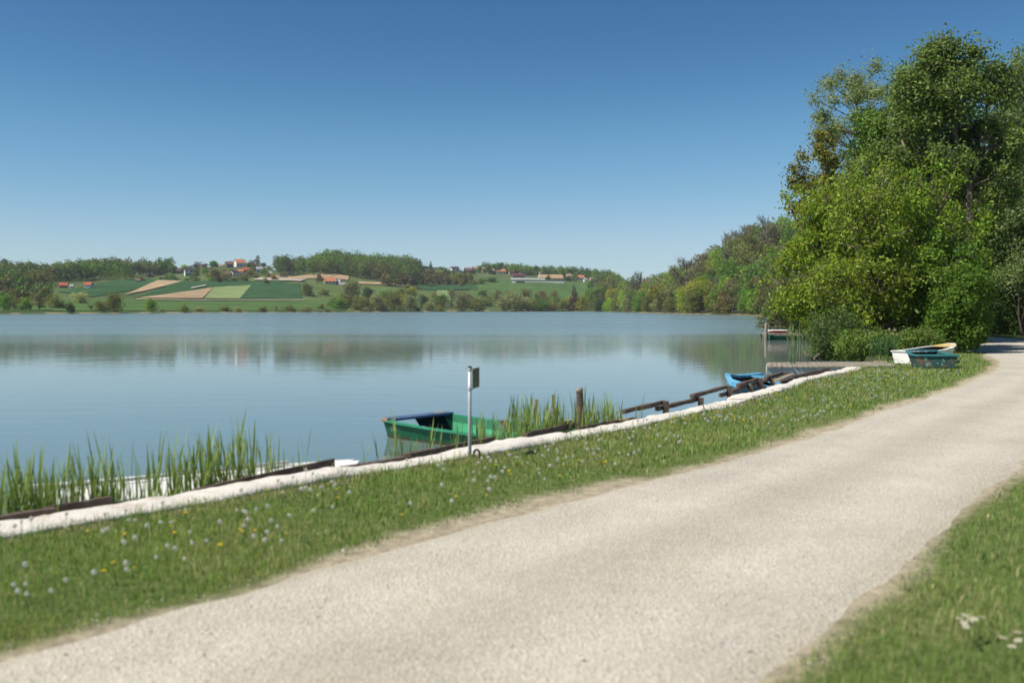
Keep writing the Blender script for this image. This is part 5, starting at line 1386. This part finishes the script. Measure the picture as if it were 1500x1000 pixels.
hull(st, 0.02).build('hull', M['red'], e)
mb = MB()
for q, r2 in zip(st, st[1:]): mb.add([(q[0], q[2] + .01, q[4] + .004), (q[0], 0, q[4] + 0.07), (q[0], -q[2] - .01, q[4] + .004), (r2[0], r2[2] + .01, r2[4] + .004), (r2[0], 0, r2[4] + 0.07), (r2[0], -r2[2] - .01, r2[4] + .004)], [(0, 3, 4, 1), (1, 4, 5, 2)])
mb.build('deck', M['white_paint'], e)
# driftwood root at the waterline behind the jetty
rd = random.Random(8)
x_, y_ = at(1192, 37.5), 37.5
mb = MB()
for k in range(9):
    a0 = rd.uniform(0, 6.28); q = Vector((math.cos(a0) * rd.uniform(.2, .7), math.sin(a0) * 0.3, rd.uniform(0.0, 0.55)))
    limb(mb, (0, 0, 0.05), q * 0.7, 0.06, 0.015, rd, 4, 6, 0.2)
tag(mb.build('driftwood_root', M['bark'], None, True, (x_, y_, WATER)), 'tangled driftwood root at the water edge behind the jetty', 'driftwood')

# ------------------------------------------------------------------ reeds
def blade_strip(p0, d0, L, w, droop, rs, n=5, side=None):
    """ribbon leaf from p0 in direction d0"""
    p = Vector(p0); d = Vector(d0).normalized()
    sd = side or d.cross(Vector((0, 0, 1)))
    if sd.length < 1e-3: sd = Vector((1, 0, 0))
    sd = sd.normalized(); V = []
    for i in range(n + 1):
        t = i / n
        ww = w * min(1, 0.45 + 2.2 * t) * (1 - t ** 2.2) + 0.0006
        V += [p - sd * ww / 2, p + sd * ww / 2]
        p = p + d * (L / n); d = (d + Vector((0, 0, -droop / n))).normalized()
    Q = [(2 * i, 2 * i + 1, 2 * i + 3, 2 * i + 2) for i in range(n)]
    return V, Q
def shoot_mesh(seed, H, color):
    rs = random.Random(seed); V = []; Q = []; cols = []
    def add(vq, c):
        b = len(V); V.extend([tuple(p) for p in vq[0]]); Q.extend([tuple(b + i for i in f) for f in vq[1]]); cols.extend([c] * len(vq[0]))
    lean = Vector((rs.uniform(-0.06, 0.06), rs.uniform(-0.06, 0.06), 1)).normalized()
    for k in range(2):
        add(blade_strip((0, 0, -0.35), lean, H * 0.92, 0.010, 0, rs, 4, Vector((math.cos(k * 1.57), math.sin(k * 1.57), 0))), tuple(x * rs.uniform(0.9, 1.1) for x in (color[0] * 1.25, color[1] * 1.1, color[2] * 0.9)))
    nl = rs.randrange(5, 8); a = rs.uniform(0, 6.28)
    for i in range(nl):
        t = 0.3 + 0.62 * i / (nl - 1); a += 2.4 + rs.uniform(-0.4, 0.4)
        z = -0.35 + H * 0.92 * t
        sp = rs.uniform(0.16, 0.4) * (1.15 - 0.6 * t)
        d = Vector((math.cos(a) * sp, math.sin(a) * sp, 1))
        c = rs.uniform(0.75, 1.3)
        add(blade_strip(lean * (z + 0.35) + Vector((0, 0, -0.35)), d, H * rs.uniform(0.26, 0.42), rs.uniform(0.012, 0.022), rs.uniform(0.0, 0.3), rs), tuple(x * c for x in color))
    if seed % 3 == 0:
        add(blade_strip((0.02, 0, -0.35), Vector((rs.uniform(-.3, .3), rs.uniform(-.3, .3), 1)), H * 0.6, 0.009, 0.5, rs, 5), (0.4, 0.33, 0.17))
    return np_mesh('reed_shoot', np.array(V), np.array(Q), M['reed'], np.array(cols))
SHOOTS = [shoot_mesh(100 + i, 0.82 + 0.05 * (i % 6), (0.225, 0.305, 0.09)) for i in range(10)]
IRIS = [shoot_mesh(140 + i, 0.75, (0.075, 0.16, 0.06)) for i in range(3)]
clumps = [(-25, 0.55, 12, 'at the left edge of the picture'), (12, 0.4, 18, 'second from the left edge'), (45, 0.7, 16, 'third from the left edge'), (82, 0.45, 16, 'left of the white boat stern'), (118, 0.6, 18, 'in front of the white boat stern'),
          (158, 0.45, 8, 'sparse, in front of the white boat seats'), (195, 0.4, 8, 'thin, before the middle of the white boat'), (232, 0.4, 14, 'before the white boat, left of the densest reeds'), (272, 0.45, 18, 'densest, before the white boat bow half'),
          (310, 0.45, 22, 'tallest, before the white boat bow'), (350, 0.4, 16, 'just right of the tallest at the white boat'), (382, 0.35, 5, 'sparse, above the long dark plank'), (425, 0.35, 5, 'last sparse one before open water'),
          (572, 0.25, 4, 'thin, at the square end of the green boat'), (598, 0.25, 5, 'thin, below the green boat number'), (640, 0.25, 5, 'thin, below the middle of the green boat'), (668, 0.25, 4, 'thin, just left of the sign post'),
          (712, 0.35, 12, 'just right of the sign post'), (738, 0.4, 14, 'second right of the sign post'), (764, 0.45, 17, 'third right of the sign post'), (790, 0.5, 28, 'tall, around the thin pale stakes'), (816, 0.4, 15, 'between the pale stakes and the round pile'),
          (846, 0.35, 20, 'wrapped round the thick pile'), (872, 0.4, 22, 'right of the thick pile'), (895, 0.35, 14, 'last dense one before the rails'), (927, 0.2, 2, 'tiny, beside the first rail')]
rr = random.Random(21)
for (c, o, n, lab) in clumps:
    p, t, nr, k = shore_at(c)
    p = shore_place(c, o, WATER)
    e = empty('reed_clump', p); tag(e, f'green reed clump {lab}', 'reeds', 'reed clumps along the shore')
    hs = 1.06 if 'tall' in lab else 0.9 if 'thin' in lab or 'sparse' in lab else 0.97
    spread = 0.4 if n > 8 else 0.3
    for i in range(int(n * 2.0) if n > 8 else int(n * 1.7)):
        al = rr.uniform(-spread, spread); ac = rr.uniform(-0.24, 0.2)
        s = rr.uniform(0.72, 1.12) * hs
        q = obj('reed_shoot', rr.choice(SHOOTS), e, (t[0] * al + nr[0] * ac, t[1] * al + nr[1] * ac, -0.02), (rr.uniform(-.09, .09), rr.uniform(-.09, .09), rr.uniform(0, 6.28)))
        q.scale = (s, s, s)
for (c, y, n, lab) in [(1290, 31.0, 16, 'left part of the blue-green iris clump by the beached boats'), (1306, 30.6, 16, 'right part of the blue-green iris clump by the beached boats'), (1176, 27.5, 5, 'tuft of reed shoots in front of the jetty beam')]:
    e = empty('iris_clump', (at(c, y), y, 0.25)); tag(e, lab, 'plant', 'leafy clumps near the jetty')
    for i in range(n):
        q = obj('leaf_shoot', rr.choice(IRIS), e, (rr.uniform(-.3, .3), rr.uniform(-.25, .25), 0 if n > 8 else -0.3), (rr.uniform(-.12, .12), rr.uniform(-.12, .12), rr.uniform(0, 6.28)))
# reed bed by the far landing
rs = np.random.RandomState(17)
e = empty('reed_clump', (at(1178, 58), 58, WATER)); tag(e, 'green reed bed right of the far landing', 'reeds', 'reed clumps along the shore')
for i in range(40):
    q = obj('reed_shoot', SHOOTS[i % 10], e, (rr.uniform(-0.9, 0.9), rr.uniform(-1.5, 1.5), 0), (rr.uniform(-.1, .1), rr.uniform(-.1, .1), rr.uniform(0, 6.28))); q.scale = (1.3, 1.3, rr.uniform(1.0, 1.5))

# ------------------------------------------------------------------ grass
def grass_mesh(name, P, h, w, cols, rs):
    n = len(P)
    a = rs.rand(n) * 6.283; lean = rs.uniform(0.15, 1.0, n); b = a + rs.uniform(-0.8, 0.8, n) + 1.57
    sx, sy = np.cos(b) * w / 2, np.sin(b) * w / 2
    dx, dy = np.cos(a) * lean * h, np.sin(a) * lean * h
    z = np.zeros(n)
    base = P
    V = np.stack([base + np.stack([-sx, -sy, z - 0.01], 1), base + np.stack([sx, sy, z - 0.01], 1),
                  base + np.stack([dx * 0.35 + sx * 0.8, dy * 0.35 + sy * 0.8, h * 0.6], 1), base + np.stack([dx * 0.35 - sx * 0.8, dy * 0.35 - sy * 0.8, h * 0.6], 1),
                  base + np.stack([dx, dy, h * (1 - 0.25 * lean)], 1)], 1).reshape(-1, 3)
    k = (np.arange(n) * 5)[:, None]
    T = np.concatenate([k + np.array([0, 1, 2]), k + np.array([0, 2, 3]), k + np.array([3, 2, 4])], 1).reshape(-1, 3)
    return np_mesh(name, V, T, M['grass'], np.repeat(cols, 5, 0))

def scatter(n, seed, region):
    rs = np.random.RandomState(seed)
    d = np.exp(rs.uniform(math.log(3.0), math.log(42.0), n)); x = rs.uniform(-0.66, 0.8, n) * d
    P = np.stack([x, d], 1)
    s = -sdf(P, LAKE); ps = sdf(P, PATH)
    nz = vnoise(P, 0.45, 7) * 0.16 + vnoise(P, 1.7, 8) * 0.12
    left = (ps < 0) & (s > 0.33) & (P[:, 0] < np.interp(P[:, 1], PL[:, 1], PL[:, 0]) + 0.5)
    right = (ps < 0) & (P[:, 0] > np.interp(P[:, 1], PR[:, 1], PR[:, 0]) - 0.5)
    edge = -ps + nz
    bare = vnoise(P, 0.7, 51) * 0.6 + vnoise(P, 0.22, 52) * 0.5
    ok = (left if region == 'bank' else right)
    edge = edge + (0.16 if region == 'right' else 0.07)
    ok &= rs.rand(n) < np.clip(1.45 - 1.6 * np.clip(bare, 0, 1) * np.clip(1.4 - edge, 0.25, 1), 0.2, 1)
    ok &= rs.rand(n) < np.clip((edge - 0.0) / 0.3, 0, 1) ** 1.2 + 0.03 * (edge > -0.1)
    return P[ok], d[ok], s[ok], edge[ok], rs

def lawn(region, label, n, seed):
    P, d, s, edge, rs = scatter(n, seed, region)
    n = len(P)
    z = terrain(P)
    patch = vnoise(P, 1.1, 31) * 0.65 + vnoise(P, 0.35, 32) * 0.55 + vnoise(P, 3.0, 33) * 0.3
    k = np.clip(d / 7.0, 0.75, 3.2)
    h = (0.047 + 0.024 * patch + 0.05 * (s < 0.6) * rs.rand(n) ** 2) * rs.uniform(0.55, 1.35, n) * np.clip(edge / 0.4, 0.35, 1) * np.clip(0.9 + 0.1 * k, 1, 1.25)
    w = 0.0038 * k * rs.uniform(0.7, 1.4, n)
    weed = (rs.rand(n) < 0.06 * (vnoise(P, 0.5, 36) > 0.15))
    w = np.where(weed, w * 3.2, w); h = np.where(weed, h * 0.9, h)
    tuft = (vnoise(P, 0.28, 37) > 0.55) & (rs.rand(n) < 0.5); h = np.where(tuft, h * 1.7, h)
    g1 = np.array((0.135, 0.265, 0.05)); g2 = np.array((0.28, 0.38, 0.1)); dry = np.array((0.48, 0.43, 0.23)); dk = np.array((0.09, 0.19, 0.04))
    f = np.clip(patch * 0.8 + 0.5 + rs.normal(size=n) * 0.25, 0, 1)[:, None]
    c = g1 * (1 - f) + g2 * f
    c = np.where((rs.rand(n) < 0.1 + 0.22 * (vnoise(P, 0.8, 38) > 0.3) + 0.3 * np.clip(1 - edge / 0.4, 0, 1))[:, None], dry, c)
    c = np.where((rs.rand(n) < 0.2)[:, None], dk, c)
    c = c * np.exp(rs.normal(size=(n, 1)) * 0.18)
    o = obj('grass', grass_mesh('grass', np.concatenate([P, z[:, None]], 1), h, w, c, rs))
    tag(o, label, 'grass', kind='stuff')
lawn('bank', 'short green grass on the bank between path and lake', 520000, 61)
lawn('right', 'short green lawn right of the gravel path', 330000, 62)

# ------------------------------------------------------------------ dandelions and small flowers
def head_points(n, r, rs):
    i = np.arange(n) + 0.5; ph = np.arccos(1 - 2 * i / n); th = np.pi * (1 + 5 ** 0.5) * i
    return np.stack([np.cos(th) * np.sin(ph), np.sin(th) * np.sin(ph), np.cos(ph)], 1) * r
rs = np.random.RandomState(3)
def clock_mesh():
    n = 90; P = head_points(n, 0.021, rs); nr = P / 0.021
    V, Q = leaf_quads(P, nr, 0.0085, rs, 0.8)
    # filaments
    t = np.cross(nr, rs.normal(size=(n, 3))); t /= np.linalg.norm(t, axis=1)[:, None]
    V2 = np.stack([P * 0.1 - t * 0.0004, P * 0.1 + t * 0.0004, P + t * 0.0004, P - t * 0.0004], 1).reshape(-1, 3)
    V3, Q3 = leaf_quads(P * 0.25, nr, 0.005, rs, 0.9)
    A = np.concatenate([V, V2, V3]); B = np.concatenate([Q, np.arange(n * 4).reshape(n, 4) + len(V), Q3 + len(V) * 2])
    col = np.concatenate([np.tile((0.8, 0.79, 0.74), (len(V), 1)), np.tile((0.6, 0.58, 0.5), (len(V2), 1)), np.tile((0.2, 0.15, 0.08), (len(V3), 1))])
    return np_mesh('seed_head', A, B, M['clock'], col)
def flower_mesh():
    V = []; Q = []
    r_ = random.Random(2)
    for ringi, (n, L, el) in enumerate(((16, 0.021, 0.15), (14, 0.017, 0.5), (10, 0.011, 0.95))):
        for i in range(n):
            a = 6.283 * i / n + ringi * 0.2; d = Vector((math.cos(a) * math.cos(el), math.sin(a) * math.cos(el), math.sin(el))); s = Vector((-math.sin(a), math.cos(a), 0)) * 0.0022
            b = len(V); V += [tuple(-s * 0.5), tuple(s * 0.5), tuple(d * L + s), tuple(d * L - s)]; Q.append((b, b + 1, b + 2, b + 3))
    return np_mesh('flower_head', np.array(V), np.array(Q), M['petal'], np.tile((0.85, 0.68, 0.02), (len(V), 1)))
CLOCK = clock_mesh(); FLOWER = flower_mesh()
STEM = MB().tube([(0, 0, -0.02), (0.004, 0.002, 0.5), (0, 0, 1.0)], [0.0022, 0.0019, 0.0016], 5).mesh('stem', mat('stem_green', (0.16, 0.2, 0.08), (0.2, 0.14, 0.08), 0.6, 4))
def flower_spots(n, seed, d0, d1, xr=(-0.53, 0.4)):
    r = np.random.RandomState(seed)
    d = d0 + (d1 - d0) * r.rand(n * 8) ** 0.95; x = r.uniform(xr[0], xr[1], n * 8) * d
    P = np.stack([x, d], 1); s = -sdf(P, LAKE); ps = sdf(P, PATH)
    ok = (s > 0.5) & (ps < -0.3) & (x < np.interp(d, PL[:, 1], PL[:, 0]))
    ok &= (vnoise(P, 1.0, 44) * 0.7 + vnoise(P, 0.35, 45) * 0.5 + r.normal(size=n * 8) * 0.22) > np.where(d > 13.5, 0.1, np.where(d > 8.5, 0.05, 0.0))
    return P[ok][:n]
ro = random.Random(6)
def flowers(P, head, name, hname, label, group, hr):
    Z = terrain(P)
    sl_ = -sdf(P, LAKE); pl_ = -sdf(P, PATH)
    for (x, y), z, a_, b_ in zip(P, Z, sl_, pl_):
        h = ro.uniform(*hr)
        c_ = 750 + F * x / y
        where = 'in the lower left corner' if c_ < 160 and y < 7 else 'below the moored white boat' if c_ < 330 else 'left of the green boat' if c_ < 560 else 'in front of the green boat' if c_ < 670 else 'around the sign post' if c_ < 730 else 'before the reeds beside the post' if c_ < 900 else 'below the stepped rails'
        edge_ = ' by the white roll' if a_ < 0.95 else ' near the path edge' if b_ < 0.8 else ''
        e = empty(name, (x, y, z)); tag(e, label + ' ' + where + edge_, 'dandelion', group)
        e.rotation_euler = (ro.uniform(-.12, .12), ro.uniform(-.12, .12), ro.uniform(0, 6.28))
        s = obj('stem', STEM, e); s.scale = (1, 1, h)
        k = ro.uniform(0.52, 0.8)
        q = obj(hname, head, e, (0, 0, h + (0.016 * k if hname == 'seed_head' else 0.0)), (ro.uniform(-.3, .3), ro.uniform(-.3, .3), 0)); q.scale = (k, k, k)
flowers(flower_spots(190, 1, 5.0, 14.0), CLOCK, 'dandelion_clock', 'seed_head', 'white dandelion clock', 'dandelion clocks on the bank', (0.09, 0.17))
flowers(flower_spots(75, 2, 5.0, 14.0), FLOWER, 'dandelion_flower', 'flower_head', 'yellow dandelion', 'yellow dandelions on the bank', (0.06, 0.13))
# farther flowers run together
def far_flowers(P, c, size, label, seed, name):
    r = np.random.RandomState(seed)
    n = len(P); m = 14
    cen = np.concatenate([P, (terrain(P) + r.uniform(0.07, 0.14, n))[:, None]], 1)
    dv = unit(r, n * m); pts = np.repeat(cen, m, 0) + dv * size * 0.45
    V, Q = leaf_quads(pts, dv, size * 0.7, r, 0.9)
    o = obj(name, np_mesh(name, V, Q, M['clock'], np.tile(c, (len(V), 1)))); tag(o, label, 'flowers', kind='stuff')
far_flowers(flower_spots(330, 5, 13.5, 29.0, (0.0, 0.5)), (0.6, 0.6, 0.54), 0.034, 'white dandelion heads dotting the far part of the bank', 1, 'dandelion_field')
far_flowers(flower_spots(80, 6, 13.0, 29.0, (0.0, 0.5)), (0.85, 0.68, 0.02), 0.03, 'yellow dandelions dotting the far part of the bank', 2, 'dandelion_field')
# daisies on the right lawn
def daisy_mesh():
    V = []; Q = []
    for i in range(14):
        a = 6.283 * i / 14; d = Vector((math.cos(a), math.sin(a), 0.15)); s = Vector((-math.sin(a), math.cos(a), 0)) * 0.0025
        b = len(V); V += [tuple(d * 0.003 - s * .6), tuple(d * 0.003 + s * .6), tuple(d * 0.0125 + s), tuple(d * 0.0125 - s)]; Q.append((b, b + 1, b + 2, b + 3))
    col = [(0.78, 0.76, 0.7)] * len(V)
    for i in range(6):
        a = 6.283 * i / 6; b = len(V); V += [(0, 0, 0.006), (0.0045 * math.cos(a), 0.0045 * math.sin(a), 0.003), (0.0045 * math.cos(a + 0.52), 0.0045 * math.sin(a + .52), 0.003), (0.0045 * math.cos(a + 1.05), 0.0045 * math.sin(a + 1.05), 0.003)]; Q.append((b, b + 1, b + 2, b + 3)); col += [(0.7, 0.45, 0.02)] * 4
    return np_mesh('daisy_head', np.array(V), np.array(Q), M['clock'], np.array(col))
DAISY = daisy_mesh()
for (px, py) in [(1412, 926), (1420, 921), (1418, 932), (1427, 929), (1433, 927), (1421, 938), (1445, 924), (1476, 957), (1498, 949), (1490, 971), (1499, 962)]:
    x, y = on_ground(px, py, 0.07)
    e = empty('daisy', (x, y, tz(x, y))); tag(e, 'small white daisy in the lawn at the lower right', 'daisy', 'daisies on the right lawn')
    s = obj('stem', STEM, e); s.scale = (0.6, 0.6, 0.125)
    obj('daisy_head', DAISY, e, (0, 0, 0.125), (ro.uniform(-.1, .6), ro.uniform(-.3, .3), 0)).scale = (1.4, 1.4, 1.4)

# ------------------------------------------------------------------ air
def make_haze():
    m, nt, out = nodes_of('thin_haze')
    v = N(nt, 'ShaderNodeVolumePrincipled')
    v.inputs['Color'].default_value = (0.86, 0.92, 1.0, 1); v.inputs['Density'].default_value = HAZE; v.inputs['Anisotropy'].default_value = 0.0
    nt.links.new(v.outputs[0], out.inputs['Volume'])
    o = MB().box((0, 0, 45), (12600, 12600, 110)).build('haze', m)
    tag(o, kind='stuff')
HAZE = 0.0001
make_haze()
